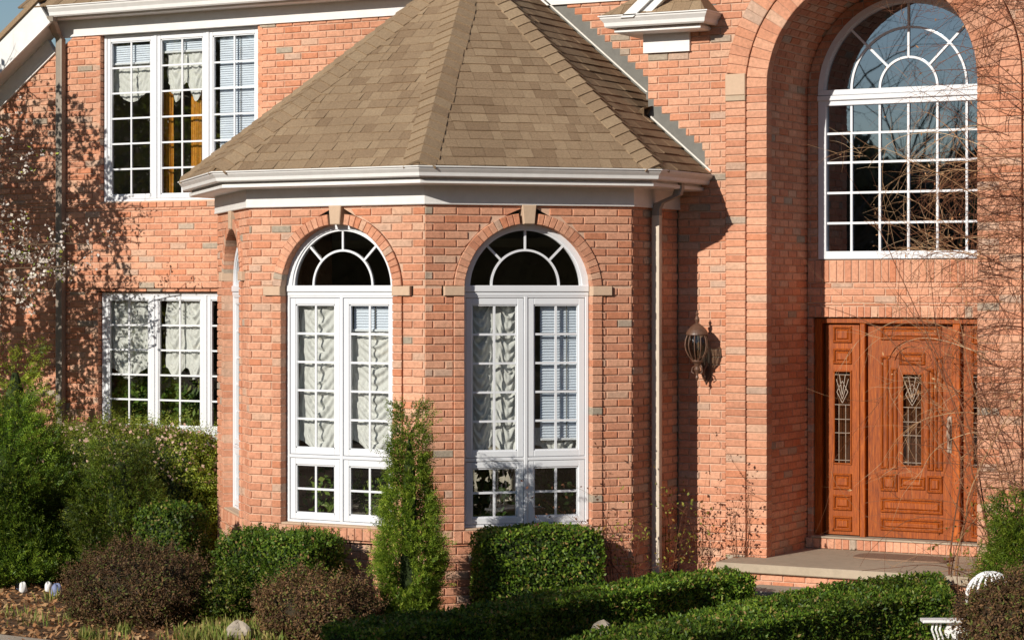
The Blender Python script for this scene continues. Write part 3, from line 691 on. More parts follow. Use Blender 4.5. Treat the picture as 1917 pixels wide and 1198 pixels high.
# ---- shingles ----------------------------------------------------------------------------------
def shingle_face(mb, A, B, C, D=None, ex=.119, lo=0.):
    """tabs on the slope whose eave runs A->B and whose top is C (or edge D->C)"""
    A, B, C = Vector(A), Vector(B), Vector(C); e = (B-A).normalized(); v = (C-A)-e*(C-A).dot(e); H = v.length; v = v/H; n = e.cross(v)
    if n.z < 0: n = -n
    L = (B-A).length; cu = (C-A).dot(e); du = (D-A).dot(e) if D is not None else cu; D_ = D
    base = [A-n*.012, B-n*.012, C-n*.012]+([Vector(D)-n*.012] if D is not None else [])
    mb.add(base, [tuple(range(len(base)))], .2)
    row = 0; h = lo
    while h < H-.01:
        h1 = min(h+ex, H); f0, f1 = h/H, h1/H
        l0, l1 = du*f0, du*f1; r0, r1 = L+(cu-L)*f0, L+(cu-L)*f1
        u = l0-random.uniform(0, .2)-.3; t = .5
        while u < max(r0, r1):
            wdt = random.choice((.08, .10, .12, .14, .17, .20)); a, b = u, u+wdt-.003
            a0, b0, a1, b1 = max(a, l0), min(b, r0), max(a, l1), min(b, r1)
            thick = random.choice((.005, .008, .011)); t = random.choice((.25, .4, .5, .55, .6, .68, .8))+random.uniform(-.06, .06)
            if b0-a0 > .01:
                if b1 <= a1: a1 = b1 = min(max((a1+b1)/2, l1), r1)
                p = lambda uu, hh, ww: A+e*uu+v*hh+n*ww
                dr_ = random.uniform(-.004, .004)
                vs = [p(a0, h-.004+dr_, thick), p(b0, h-.004+dr_, thick), p(b1, h1, .001), p(a1, h1, .001), p(a0, h-.004+dr_, -.006), p(b0, h-.004+dr_, -.006), p(b1, h1, -.006), p(a1, h1, -.006)]
                mb.add(vs, [(0, 1, 2, 3), (4, 5, 1, 0), (5, 6, 2, 1), (7, 4, 0, 3)], t)
            u += wdt
        h = h1; row += 1
ev = [Vector((x, y, zE)) for x, y in eave]
rf = MB()
ridge_back = Vector((XA_, YL+.0, ZA_))
shingle_face(rf, ev[1], ev[2], APEX); shingle_face(rf, ev[2], ev[3], APEX); shingle_face(rf, ev[3], ev[4], APEX)
# right slope runs back to both walls
eR = Vector((ev[4].x, 0-.002, zE)); topR = Vector((XA_, YL-.02, ZA_))
kneeE = Vector((XE, -.002, zk)); kneeM = Vector((XE, YL-.02, zk))
def slope_R(mb):
    dirv = Vector((XA_-RX, 0, ZA_-RZ)); H = dirv.length; v = dirv/H; n = Vector((v.z, 0, -v.x)); n = n if n.z > 0 else -n
    mb.add([ev[4]-n*.012, eR-n*.012, kneeE-n*.012, kneeM-n*.012, topR-n*.012, APEX-n*.012], [(0, 1, 2, 3, 4, 5)], .1)
    h = 0; ex = .119
    while h < H-.01:
        h1 = min(h+ex, H); y0 = ev[4].y+(APEX.y-ev[4].y)*h/H; y0b = ev[4].y+(APEX.y-ev[4].y)*h1/H
        x = RX+v.x*h; yend = -.002 if x > XE else YL-.02; y = y0-random.uniform(.05, .2)
        while y < yend:
            wdt = random.choice((.14, .18, .22, .30)); a, b = y, min(y+wdt-.004, yend); a0 = max(a, y0); a1 = max(a, y0b)
            if b-a0 > .01:
                a1 = min(a1, b); tk = random.choice((.006, .009, .012)); t = random.uniform(.0, .6)
                p = lambda yy, hh, ww: Vector((RX+v.x*hh, yy, RZ+v.z*hh))+n*ww
                dr_ = random.uniform(-.005, .005)
                mb.add([p(a0, h-.004+dr_, tk), p(b, h-.004+dr_, tk), p(b, h1, .001), p(a1, h1, .001), p(a0, h-.004+dr_, -.006), p(b, h-.004+dr_, -.006), p(b, h1, -.006), p(a1, h1, -.006)], [(0, 1, 2, 3), (4, 5, 1, 0), (5, 6, 2, 1), (7, 4, 0, 3)], t)
            y += wdt
        h = h1
slope_R(rf)
# far-left slope
eL = Vector((ev[0].x, YL+.2, zE)); tL = Vector((XA_, YL+.2, ZA_))
rf.add([eL, ev[1], APEX, tL], [(0, 1, 2, 3)], .4)
roof = build('bay_roof', rf, M_SHING, house, 'brown shingled octagonal roof of the bay')
def hip(A, Bp, n1, n2, name='hip_cap', w_=.145, ex=.119):
    mb = MB(); A, Bp = Vector(A), Vector(Bp); L = (Bp-A).length; d = (Bp-A)/L
    n1, n2 = Vector(n1).normalized(), Vector(n2).normalized(); s1 = n1.cross(d).normalized(); s2 = n2.cross(d).normalized()
    up = (n1+n2).normalized()
    if s1.dot(n2) > 0: s1 = -s1
    if s2.dot(n1) > 0: s2 = -s2
    h = .0; mb.smooth = False
    while h < L:
        h1 = min(h+ex*1.25, L); t = random.uniform(.45, .85); sag = random.uniform(-.01, .01)
        pr = []
        for s, n in ((s1, n1), (s2, n2)):
            pr.append([(s*(w_+sag), n*.0), (s*w_*.55, n*.010), (s*w_*.22, n*.016)])
        prof = pr[0]+[(up*0, up*.022)]+pr[1][::-1]
        vs = []
        for hh, lift, cur in ((h, .017, 1), (h1, .003, 0)):
            for j, (o, nn) in enumerate(prof):
                bow = .018*(1-((j-3)/3)**2)
                vs.append(A+d*(hh+bow)+o+nn+up*lift)
        k = len(prof); vs += [vs[j]-up*.022 for j in range(k)]
        fs = [(j, j+1, k+j+1, k+j) for j in range(k-1)]+[(2*k+j, 2*k+j+1, j+1, j) for j in range(k-1)]
        mb.add(vs, fs, t); mb.add([vs[0], vs[k], vs[k]-up*.02, vs[0]-up*.02], [(0, 1, 2, 3)], t); mb.add([vs[k-1], vs[2*k-1], vs[2*k-1]-up*.02, vs[k-1]-up*.02], [(0, 1, 2, 3)], t)
        h += ex
    return build(name, mb, M_SHING, roof)
def fn(a, b, c):
    n = (Vector(b)-Vector(a)).cross(Vector(c)-Vector(a)).normalized(); return n if n.z > 0 else -n
nL, nF, nR2 = fn(ev[1], ev[2], APEX), fn(ev[2], ev[3], APEX), fn(ev[3], ev[4], APEX); nRr = fn(ev[4], eR, APEX); nLl = fn(eL, ev[1], APEX)
hip(ev[2], APEX, nL, nF); hip(ev[3], APEX, nF, nR2); hip(ev[4], APEX, nR2, nRr); hip(ev[1], APEX, nLl, nL)
# main roof over the left wall: a slope up and back
mr = MB(); zt0 = zs1+.13; shingle_face(mr, (xr1-.28, YL-.30, zt0), (XE+.4, YL-.30, zt0), (XE+.4, YL+5, zt0+3.6), Vector((xr1-.28, YL+5, zt0+3.6)), .5)
build('main_roof', mr, M_SHING, house, 'brown shingled main roof above the eave')
# ---- eave return of the entrance block -----------------------------------------------------------
cp = [(XE-.03, YL-.05), (XE-.03, -.03), (X_(1290, -.03), -.03), (X_(1290, -.03), .02)]
zq0 = Z_(1250, 98, -.03); zq1 = Z_(1250, 57, -.25)
mb = MB(); sweep(mb, cp, [(-.02, zq0), (.0, zq0), (.0, zq1+.02), (-.02, zq1+.02)]); er = build('frieze', mb, M_WHITE, house, 'small white frieze block under the eave return')
box_top = zq1
mb = MB(); sweep(mb, cp, [(-.02, zq1), (.17, zq1), (.19, zq1+.01), (.19, zq1+.03), (.17, zq1+.05), (.17, zq1+.14), (-.02, zq1+.14)]); build('soffit', mb, M_WHITE, house)
mb = MB(); sweep(mb, cp, kgutter(.17, zq1+.15, zq1+.045)); build('gutter', mb, M_WHITE, house, 'short gutter on the eave return')
co = off_path(cp, .27); zt_ = zq1+.155; mb = MB()
tp = Vector((X_(1288, .0), 0.0, zt_+.34)); tq = Vector((X_(1262, .0), 0, zt_+.34))
shingle_face(mb, (co[1][0], co[1][1], zt_), (co[2][0], co[2][1], zt_), tp, tq, .12); build('return_roof', mb, M_SHING, house, 'little shingled roof of the eave return')
mb = MB(); c2 = Vector((co[2][0], co[2][1], zt_)); c3 = Vector((co[2][0], -.004, zt_))
mb.add([c2, c3, tp+Vector((0, -.004, 0))], [(0, 1, 2)], .3); build('return_roof', mb, M_SHING, house)
mb = MB(); mb.add([(tp.x-.02, -.003+.006, zt_), (X_(1340, 0), .003, zt_), (X_(1337, 0), .003, zt_+.42), (tp.x-.02, .003, zt_+.42)], [(0, 1, 2, 3)]); build('step_flashing', mb, M_FLASH, house)
# white rake boards of the entrance gable, left of the return
mb = MB(); yb_ = -.33; xa, za = X_(1160, yb_), Z_(1160, 34, yb_); xb, zb_ = X_(1254, yb_), Z_(1254, -60, yb_)
for k, (o0, o1, dy) in enumerate(((0, .125, 0), (.125, .235, .035))):
    vs = []
    for yy in (yb_+dy, yb_+dy+.05):
        vs += [(xa+o0, yy, za), (xa+o1, yy, za), (xb+o1, yy, zb_), (xb+o0, yy, zb_)]
    mb.add(vs, [(0, 1, 2, 3), (7, 6, 5, 4), (0, 1, 5, 4), (1, 2, 6, 5), (2, 3, 7, 6), (3, 0, 4, 7)])
build('rake_board', mb, M_WHITE, house, 'white rake board above the eave return')
# ---- downspouts ----------------------------------------------------------------------------------
def spout(pts, name, m, label, wx=.035, wy=.028, tints=None):
    mb = MB(); pts = [Vector(p) for p in pts]; vs = []
    for i, p in enumerate(pts):
        for a, b in ((-1, -1), (-.6, -1.15), (.6, -1.15), (1, -1), (1, 1), (-1, 1)): vs.append((p.x+a*wx, p.y+b*wy, p.z))
    k = 6; b = len(mb.v)
    mb.add(vs, [])
    for i in range(len(pts)-1):
        for j in range(k): mb.f.append((b+i*k+j, b+i*k+(j+1) % k, b+(i+1)*k+(j+1) % k, b+(i+1)*k+j)); mb.t.append(tints[i] if tints else .3); mb.m.append(0)
    return build(name, mb, m, house, label)
dsY = at_x(1229, 600, cR[0]+.05)[0]; dx_ = cR[0]+.05
zz = lambda py: at_x(1229, py, dx_)[1]
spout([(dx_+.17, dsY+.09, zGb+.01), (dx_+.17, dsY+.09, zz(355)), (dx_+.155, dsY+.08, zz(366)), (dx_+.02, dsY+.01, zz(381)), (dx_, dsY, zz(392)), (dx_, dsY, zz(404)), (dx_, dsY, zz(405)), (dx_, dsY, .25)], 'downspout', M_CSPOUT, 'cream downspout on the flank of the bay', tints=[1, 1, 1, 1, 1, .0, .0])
xm = fM.upx(113, .05); zt2 = mzt(100, 45)
spout([(X_(96, YL-.27), YL-.27, zs1+.02), (X_(97, YL-.26), YL-.26, mzt(97, 48)), (xm-.02, YL-.09, mzt(113, 66)), (xm, YL-.05, mzt(113, 76)), (xm, YL-.05, .1)], 'downspout', M_SPOUT, 'taupe downspout at the left end of the wall', .04, .032, [.3]*4)
# ---- inside of the house ------------------------------------------------------------------------
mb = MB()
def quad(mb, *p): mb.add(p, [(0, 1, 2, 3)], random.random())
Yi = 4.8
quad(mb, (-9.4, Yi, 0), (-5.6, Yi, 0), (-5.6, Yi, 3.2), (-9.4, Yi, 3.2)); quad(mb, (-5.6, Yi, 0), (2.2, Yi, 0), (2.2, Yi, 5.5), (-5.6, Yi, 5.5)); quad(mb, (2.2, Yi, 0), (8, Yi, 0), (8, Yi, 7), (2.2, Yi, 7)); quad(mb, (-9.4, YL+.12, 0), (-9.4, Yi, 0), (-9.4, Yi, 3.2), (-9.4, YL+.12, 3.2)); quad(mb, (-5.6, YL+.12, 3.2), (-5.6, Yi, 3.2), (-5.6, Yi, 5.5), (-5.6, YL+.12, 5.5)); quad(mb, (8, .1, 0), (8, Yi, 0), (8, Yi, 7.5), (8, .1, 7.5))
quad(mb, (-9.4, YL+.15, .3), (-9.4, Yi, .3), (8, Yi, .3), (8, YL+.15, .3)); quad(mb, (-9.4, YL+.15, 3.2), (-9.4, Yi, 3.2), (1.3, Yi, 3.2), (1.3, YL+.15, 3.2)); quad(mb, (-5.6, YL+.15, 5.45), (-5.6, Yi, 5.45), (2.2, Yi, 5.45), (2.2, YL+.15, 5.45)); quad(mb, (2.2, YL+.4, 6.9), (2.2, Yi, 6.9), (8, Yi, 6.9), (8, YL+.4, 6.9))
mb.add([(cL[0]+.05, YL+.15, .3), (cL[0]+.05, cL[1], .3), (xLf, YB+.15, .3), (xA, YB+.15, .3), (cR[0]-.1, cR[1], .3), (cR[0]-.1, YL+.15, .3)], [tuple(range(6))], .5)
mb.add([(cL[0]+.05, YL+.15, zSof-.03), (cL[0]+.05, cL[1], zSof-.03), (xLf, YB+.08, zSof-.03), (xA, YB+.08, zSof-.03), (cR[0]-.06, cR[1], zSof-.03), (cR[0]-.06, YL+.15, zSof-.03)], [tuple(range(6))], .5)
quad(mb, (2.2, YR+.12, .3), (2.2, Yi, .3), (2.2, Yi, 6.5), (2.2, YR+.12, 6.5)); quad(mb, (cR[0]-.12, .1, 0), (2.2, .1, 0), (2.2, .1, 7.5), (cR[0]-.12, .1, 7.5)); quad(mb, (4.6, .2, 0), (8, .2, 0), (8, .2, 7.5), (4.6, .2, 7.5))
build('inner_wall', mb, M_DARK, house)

# ================================================================ CURTAINS AND BLINDS (things that hang inside)
def curtain(fr, u0, u1, z0, z1, w, swags, label, name='curtain', m=None, scallop=.12, nper=1, cat='curtain', group=None, amp=.030):
    nu, nv = 56, max(30, int((z1-z0)*110)); vs = []; ph = random.uniform(0, 6); ph2 = random.uniform(0, 6)
    for j in range(nv+1):
        v = j/nv
        for i in range(nu+1):
            u = i/nu; sag = .5-.5*math.cos(2*math.pi*u*nper); c = 1-sag
            x = swags*v-sag*.62+.03*math.sin(u*9+ph2); fold = x % 1.0
            dep = amp*(1.5*(1-fold)*sag**.6+.42*math.cos(2*math.pi*x*2.6+.5*math.sin(u*4+v*7))*sag+.12*math.cos(2*math.pi*x*5.2+u*6)*sag*(1-fold))
            dep += .004*math.sin(u*43+ph+2.5*math.sin(v*swags*2.1))*(.35+c)+.003*math.sin(u*77+ph2+v*9)
            zz_ = z1-(z1-z0)*v+(-scallop*(sag-.5) if True else 0)*(v**3)
            vs.append(fr.P(u0+(u1-u0)*u+.006*math.sin(v*swags*6.28+u*5), w+dep, zz_))
    fs = [(j*(nu+1)+i, (j+1)*(nu+1)+i, (j+1)*(nu+1)+i+1, j*(nu+1)+i+1) for j in range(nv) for i in range(nu)]
    c = fr.P((u0+u1)/2, w, z0)
    o = build(name, (np.array(vs), np.array(fs), np.full(len(fs), .5), None), m or M_CLOTH, None, base=c, smooth=True); return props(o, label, cat, group)
def blind(fr, u0, u1, z0, z1, w, label, cords=(.5,), group='window blinds'):
    mb = MB(); z = z1
    while z > z0:
        mb.add([fr.P(u0, w+.006, z-.024), fr.P(u1, w+.006, z-.024), fr.P(u1, w-.006, z), fr.P(u0, w-.006, z), fr.P(u0, w+.0075, z-.023), fr.P(u1, w+.0075, z-.023)], [(0, 1, 2, 3), (0, 1, 5, 4)], random.random()); z -= .023
    c = fr.P((u0+u1)/2, w, z0); t = thing('window_blind', c, label, 'blind', group)
    build('slats', mb, M_BLIND, t); q = MB(); box(q, fr.P, u0, u1, w-.02, w+.02, z0-.02, z0, .5, 0, .003); build('bottom_rail', q, M_WSASH, t)
    k = MB()
    for f in cords: tube(k, [fr.P(u0+(u1-u0)*f, w+.014, z1), fr.P(u0+(u1-u0)*f, w+.014, z0)], .004, 5)
    build('cord', k, M_FLASH, t)
G = 'ruched white curtains behind the windows'
f1, f2 = fFL, fFR
def up(fr, px): return fr.upx(px, -.16)
def zq(fr, px, py): return fr.zpx(px, py, -.16)
curtain(f1, up(f1, 556), up(f1, 640), zq(f1, 590, 838), zq(f1, 590, 572), -.19, 5, 'white ruched curtain behind the left casement of the bay front window', group=G)
curtain(f1, up(f1, 655), up(f1, 745), zq(f1, 690, 838), zq(f1, 690, 620), -.19, 5, 'white ruched curtain hanging below a short blind, bay front window right casement', group=G)
blind(f1, up(f1, 662), up(f1, 745), zq(f1, 690, 616), zq(f1, 690, 560), -.165, 'short raised pale blind at the top of the bay front window right casement')
curtain(f2, up(f2, 872), up(f2, 977), zq(f2, 920, 846), zq(f2, 920, 562), -.19, 5.5, 'white ruched curtain behind the left casement of the bay window beside the downspout', group=G, nper=2)
blind(f2, up(f2, 1010), up(f2, 1098), zq(f2, 1050, 819), zq(f2, 1050, 560), -.15, 'long pale blue blind nearly closing the bay window beside the downspout', (.55,))
curtain(f2, up(f2, 1003), up(f2, 1098), zq(f2, 1050, 846), zq(f2, 1050, 800), -.21, 1, 'hem of a white curtain showing below the long blue blind', group=G)
curtain(fM, fM.upx(203, -.15), fM.upx(278, -.15), mzt(240, 700), mzt(240, 556), -.16, 3, 'grey-white swagged curtain behind the left casement of the ground-floor triple window', group=G)
curtain(fM, fM.upx(309, -.15), fM.upx(384, -.15), mzt(340, 700), mzt(340, 562), -.16, 3, 'bright white swagged curtain behind the middle casement of the ground-floor triple window', group=G, nper=2)
blind(fM, fM.upx(212, -.15), fM.upx(283, -.15), mzt(240, 115), mzt(240, 82), -.14, 'short raised blind behind the left casement of the upstairs window')
curtain(fM, fM.upx(206, -.15), fM.upx(283, -.15), mzt(240, 178), mzt(240, 116), -.18, 1.5, 'sheer grey valance behind the left casement of the upstairs window', group=G, amp=.012)
blind(fM, fM.upx(308, -.15), fM.upx(383, -.15), mzt(340, 92), mzt(340, 70), -.14, 'very short raised blind above the white valance, upstairs middle casement')
curtain(fM, fM.upx(311, -.15), fM.upx(384, -.15), mzt(340, 170), mzt(340, 95), -.17, 1.4, 'white gathered valance behind the middle casement of the upstairs window', group=G, nper=2, amp=.02, scallop=.2)
blind(fM, fM.upx(413, -.15), fM.upx(486, -.15), mzt(440, 345), mzt(440, 66), -.14, 'long grey blind closing the right casement of the upstairs window', (.55,))
for a, b, lab in ((306, 326, 'left ochre drape behind the upstairs middle casement'), (357, 378, 'right ochre drape behind the upstairs middle casement')):
    curtain(fM, fM.upx(a, -.2), fM.upx(b, -.2), mzt(340, 372), mzt(340, 165), -.2, 0, lab, 'drape', M_GOLD, 0, 1, 'drape', 'ochre drapes')

# ================================================================ WALL LANTERN
LX, LZ = X_(1308, -.16), Z_(1308, 634, -.16)
lan = thing('wall_lantern', (LX+.09, 0, Z_(1322, 690, 0)), 'ornate bronze wall lantern with ribbed glass globe beside the arch', 'lantern')
c = (LX, -.20, LZ-.10)
k = 1.0
mb = MB(); lathe(mb, c, [(.001, .255), (.012, .262), (.016, .285), (.008, .30), (.016, .315), (.006, .33), (.001, .345)], 14, .6)
lathe(mb, c, [(.001, .30), (.012, .29), (.022, .268), (.012, .235), (.030, .225), (.055, .205), (.082, .175), (.095, .150), (.097, .135), (.088, .128), (.001, .128)], 28, .5); build('cap', mb, M_IRON, lan)
mb = MB(); lathe(mb, c, [(.084, .128), (.098, .09), (.102, .045), (.094, 0), (.070, -.05), (.035, -.085), (.02, -.095)], 48, .5, .02, 16); mb.smooth = True; gl = build('globe', mb, M_GLASSB, lan)
mb = MB()
for i in range(12):
    t = i*math.pi/6+.2; pts = [(c[0]+r*math.cos(t), c[1]+r*math.sin(t), c[2]+z) for r, z in ((.087, .13), (.102, .09), (.107, .045), (.099, -.0), (.074, -.05), (.038, -.09))]; tube(mb, pts, .0045, 5, .7)
build('rib', mb, M_IRON, lan)
mb = MB(); lathe(mb, c, [(.04, -.08), (.05, -.095), (.028, -.115), (.018, -.14), (.03, -.165), (.016, -.19), (.010, -.215), (.016, -.235), (.001, -.265)], 16, .4)
for s in (-1, 1): tube(mb, [(c[0]+s*.01, c[1], c[2]-.13), (c[0]+s*.045, c[1], c[2]-.15), (c[0]+s*.05, c[1], c[2]-.185), (c[0]+s*.03, c[1], c[2]-.20)], .006, 6, .5)
build('bottom_finial', mb, M_IRON, lan)
mb = MB(); wx_ = c[0]+.0
tube(mb, [(c[0], c[1], c[2]-.15), (c[0], c[1]+.05, c[2]-.19), (c[0], c[1]+.11, c[2]-.20), (c[0], c[1]+.165, c[2]-.15), (c[0], c[1]+.18, c[2]-.08)], [.012, .014, .015, .014, .012], 8, .5)
tube(mb, [(c[0], c[1]+.12, c[2]-.2), (c[0], c[1]+.14, c[2]-.24), (c[0], c[1]+.18, c[2]-.26), (c[0], c[1]+.19, c[2]-.30)], [.012, .012, .009, .004], 8, .5)
for s in (-1, 1): tube(mb, [(c[0], c[1]+.06, c[2]-.19), (c[0]+s*.03, c[1]+.10, c[2]-.16), (c[0]+s*.035, c[1]+.14, c[2]-.12), (c[0]+s*.01, c[1]+.17, c[2]-.10)], .007, 6, .6)
build('bracket', mb, M_IRON, lan)
mb = MB()
for i in range(20):
    pass
fW = Fr(c[0]-.06, 0, 1, 0); prism(mb, fW.P, [(.06, c[2]-.30), (.10, c[2]-.23), (.115, c[2]-.12), (.10, c[2]-.0), (.06, c[2]+.05), (.02, c[2]-.0), (.005, c[2]-.12), (.02, c[2]-.23)], -.005, .02, .008, .4); build('back_plate', mb, M_IRON, lan)

# ================================================================ PORCH
sx0, sy1 = at_z(1356, 1047, zSl)[0], at_z(1364, 1057, zSl)[1]
sy1 = at_z(1490, 1060.5, zSl)[1]
stp = thing('front_stoop', ((sx0+5.4)/2, -.4, 0), 'low concrete slab on brick with a step down, at the front door', 'stoop')
mb = MB(); Pw = lambda u, w_, z: (u, -w_, z)
box(mb, Pw, sx0, 5.6, -YR+.0, -sy1, zSl-.075, zSl, .2, 0, .008); build('slab', mb, M_CONC, stp)
mb = MB(); fS = Fr(sx0+.04, sy1+.05, 1, 0); brick_wall(mb, fS.P, 0, 5, 0, zSl-.075, (), zSl-.075, .05); fS2 = Fr(sx0+.04, 0, 0, -1); brick_wall(mb, fS2.P, 0, -sy1-.05, 0, zSl-.075, (), zSl-.075, .0)
build('brick_base', mb, [M_BRICK, M_MORTAR], stp)
zst = zSl-.165; a_ = at_z(1398, 1100, zst)
mb = MB(); box(mb, Pw, a_[0], 5.4, -sy1-.0, -sy1+.42, zst-.06, zst, .9, 0, .008); build('step', mb, M_CONC, stp)
mb = MB(); fS3 = Fr(a_[0]+.03, sy1-.38, 1, 0); brick_wall(mb, fS3.P, 0, 4, 0, zst-.06, (), zst-.06, .05); build('step_riser', mb, [M_BRICK, M_MORTAR], stp)
mx0, my0 = at_z(1600, 1042, zSl)
mb = MB(); pts = []
mc = at_z(1690, 1046, zSl)
for i in range(28): t = 2*math.pi*i/28; pts.append((mc[0]+.42*math.copysign(abs(math.cos(t))**.5, math.cos(t)), mc[1]+.2*math.copysign(abs(math.sin(t))**.5, math.sin(t))))
mb.add([(x, y, zSl+.002) for x, y in pts]+[(x, y, zSl+.016) for x, y in pts], [(i, (i+1) % 28, 28+(i+1) % 28, 28+i) for i in range(28)]+[tuple(range(28, 56))])
props(build('door_mat', mb, M_MAT, None, base=(mc[0], mc[1], zSl)), 'dark reddish-brown door mat on the slab in front of the door', 'door mat')

# ================================================================ GROUND
def gz(x, y): return .10*max(0, min(1, (y+5)/4.5))+.012*math.sin(x*2.3+y)*math.cos(y*1.9)
gx = np.concatenate([[-60, -30], np.linspace(-12, 10, 90), [30, 60]]); gy = np.concatenate([[-70, -40], np.linspace(-12, 6, 70), [30]])
vs = [(x, y, gz(x, y)-(0.0)) for y in gy for x in gx]; nx = len(gx); fs = [(j*nx+i, j*nx+i+1, (j+1)*nx+i+1, (j+1)*nx+i) for j in range(len(gy)-1) for i in range(nx-1)]
props(build('ground', (np.array(vs), np.array(fs), np.full(len(fs), .5), None), M_SOIL), kind='structure')
# kerbside path that cuts the lower left corner
pa, pb = Vector((*at_z(-60, 1180, .05), 0)), Vector((*at_z(110, 1199, .05), 0)); dd = (pb-pa).normalized(); nn = Vector((dd.y, -dd.x, 0))
if nn.y > 0: nn = -nn
p1, p2 = pa-dd*10, pb+dd*8
mb = MB(); q = [p1, p2, p2+nn*1.4, p1+nn*1.4]; mb.add([(v.x, v.y, -.03) for v in q]+[(v.x, v.y, .05) for v in q], [(4, 5, 6, 7), (0, 1, 5, 4), (1, 2, 6, 5), (2, 3, 7, 6), (3, 0, 4, 7)])
props(build('path', mb, M_WAY), kind='structure')

# ================================================================ PLANTS
def leaves(P0, Nn, size, tint=None, up=0., aspect=.55, wobble=.8):
    """one bent leaf face per point, numpy"""
    n = len(P0); rnd = RNG.normal(size=(n, 3)); nrm = Nn+rnd*wobble; nrm /= np.linalg.norm(nrm, axis=1)[:, None]+1e-9
    d = RNG.normal(size=(n, 3)); d[:, 2] += up; d -= nrm*np.sum(d*nrm, 1)[:, None]; d /= np.linalg.norm(d, axis=1)[:, None]+1e-9
    s = np.cross(nrm, d); L = (size*RNG.uniform(.6, 1.3, n))[:, None]; W = L*aspect*.5
    A = P0; B = P0+d*L*.5+s*W; C = P0+d*L; D = P0+d*L*.5-s*W
    V = np.stack([A, B, C, D], 1).reshape(-1, 3); F = np.arange(4*n).reshape(n, 4)
    T = tint if tint is not None else RNG.uniform(0, 1, n)
    return V, F, T
def cat_(*ms):
    V, F, T = [], [], []; b = 0
    for v, f, t in ms: V.append(v); F.append(f+b); T.append(t); b += len(v)
    return np.concatenate(V), np.concatenate(F), np.concatenate(T), None
def sprays(base, D, size, length, per=12, aspect=.3, flat=.35):
    """feathery twigs: leaflets set along a short shoot"""
    n = len(base); D = D/np.linalg.norm(D, axis=1)[:, None]; Ls = length*RNG.uniform(.6, 1.3, n)
    side = np.cross(D, RNG.normal(size=(n, 3))); side /= np.linalg.norm(side, axis=1)[:, None]+1e-9; up = np.cross(side, D)
    t = np.tile((np.arange(per)+.5)/per, n); sg = np.tile(np.where(np.arange(per) % 2 == 0, 1, -1), n); idx = np.repeat(np.arange(n), per)
    Dr, Sr, Ur = D[idx], side[idx], up[idx]; P0 = base[idx]+Dr*(t*Ls[idx])[:, None]
    d = Dr*.75+Sr*(sg*.8)[:, None]+Ur*RNG.normal(size=n*per)[:, None]*flat; d[:, 2] -= .12; d /= np.linalg.norm(d, axis=1)[:, None]
    nr = Ur+RNG.normal(size=(n*per, 3))*.35; s_ = np.cross(nr, d); s_ /= np.linalg.norm(s_, axis=1)[:, None]+1e-9
    L = (size*(1.15-.6*t)*RNG.uniform(.7, 1.2, n*per))[:, None]; W = L*aspect*.5
    V = np.stack([P0, P0+d*L*.5+s_*W, P0+d*L, P0+d*L*.5-s_*W], 1).reshape(-1, 3); F = np.arange(4*n*per).reshape(-1, 4)
    T = np.clip(np.repeat(RNG.uniform(0, 1, n), per)*.6+t*.3+RNG.uniform(0, .1, n*per), 0, 1); return V, F, T
def lump(p, f=2.2, a=.12, seed=0.):
    x, y, z = p[:, 0]*f+seed, p[:, 1]*f+seed*2, p[:, 2]*f
    return a*(np.sin(x*1.7+np.sin(y*2.1))+np.sin(y*2.3+z*1.9+1)+np.sin(z*2.9+x*1.3+2)+.6*np.sin(x*5.1+z*4.3)+.5*np.sin(y*6.3+x*3))/3
def ellipsoid_pts(n, c, r, zmin=0, box_p=2.0):
    d = RNG.normal(size=(int(n*1.5), 3)); d /= np.linalg.norm(d, axis=1)[:, None]
    k = (np.abs(d)**box_p).sum(1)**(-1/box_p) if box_p != 2 else np.ones(len(d)); nrm = np.sign(d)*np.abs(d)**(box_p-1) if box_p != 2 else d.copy()
    nrm = nrm/np.array(r); nrm /= np.linalg.norm(nrm, axis=1)[:, None]
    p = d*k[:, None]*np.array(r)+np.array(c); ok = p[:, 2] > zmin; return p[ok][:n], nrm[ok][:n]
def core(mb, c, r, zmin, box_p=2.0, seed=0, nseg=26, nz=14, a=.1):
    vs = []
    for j in range(nz+1):
        ph = -math.pi/2+math.pi*j/nz
        for i in range(nseg):
            t = 2*math.pi*i/nseg; d = np.array([math.cos(ph)*math.cos(t), math.cos(ph)*math.sin(t), math.sin(ph)])
            k = float((np.abs(d)**box_p).sum()**(-1/box_p)); p = d*k*np.array(r)+np.array(c); vs.append((p[0], p[1], max(p[2], zmin)))
    fs = [(j*nseg+i, j*nseg+(i+1) % nseg, (j+1)*nseg+(i+1) % nseg, (j+1)*nseg+i) for j in range(nz) for i in range(nseg)]
    mb.add(vs, fs, .3)
M_INNER = tinted('dark_core_brown', [(0, (.035, .028, .016)), (1, (.05, .035, .02))], .95, 30, .4)  # solid dark cores stand for inner twigs and block light in the shrubs
M_INNERG = tinted('dark_core_green', [(0, (.022, .035, .010)), (1, (.03, .045, .012))], .95, 30, .4)
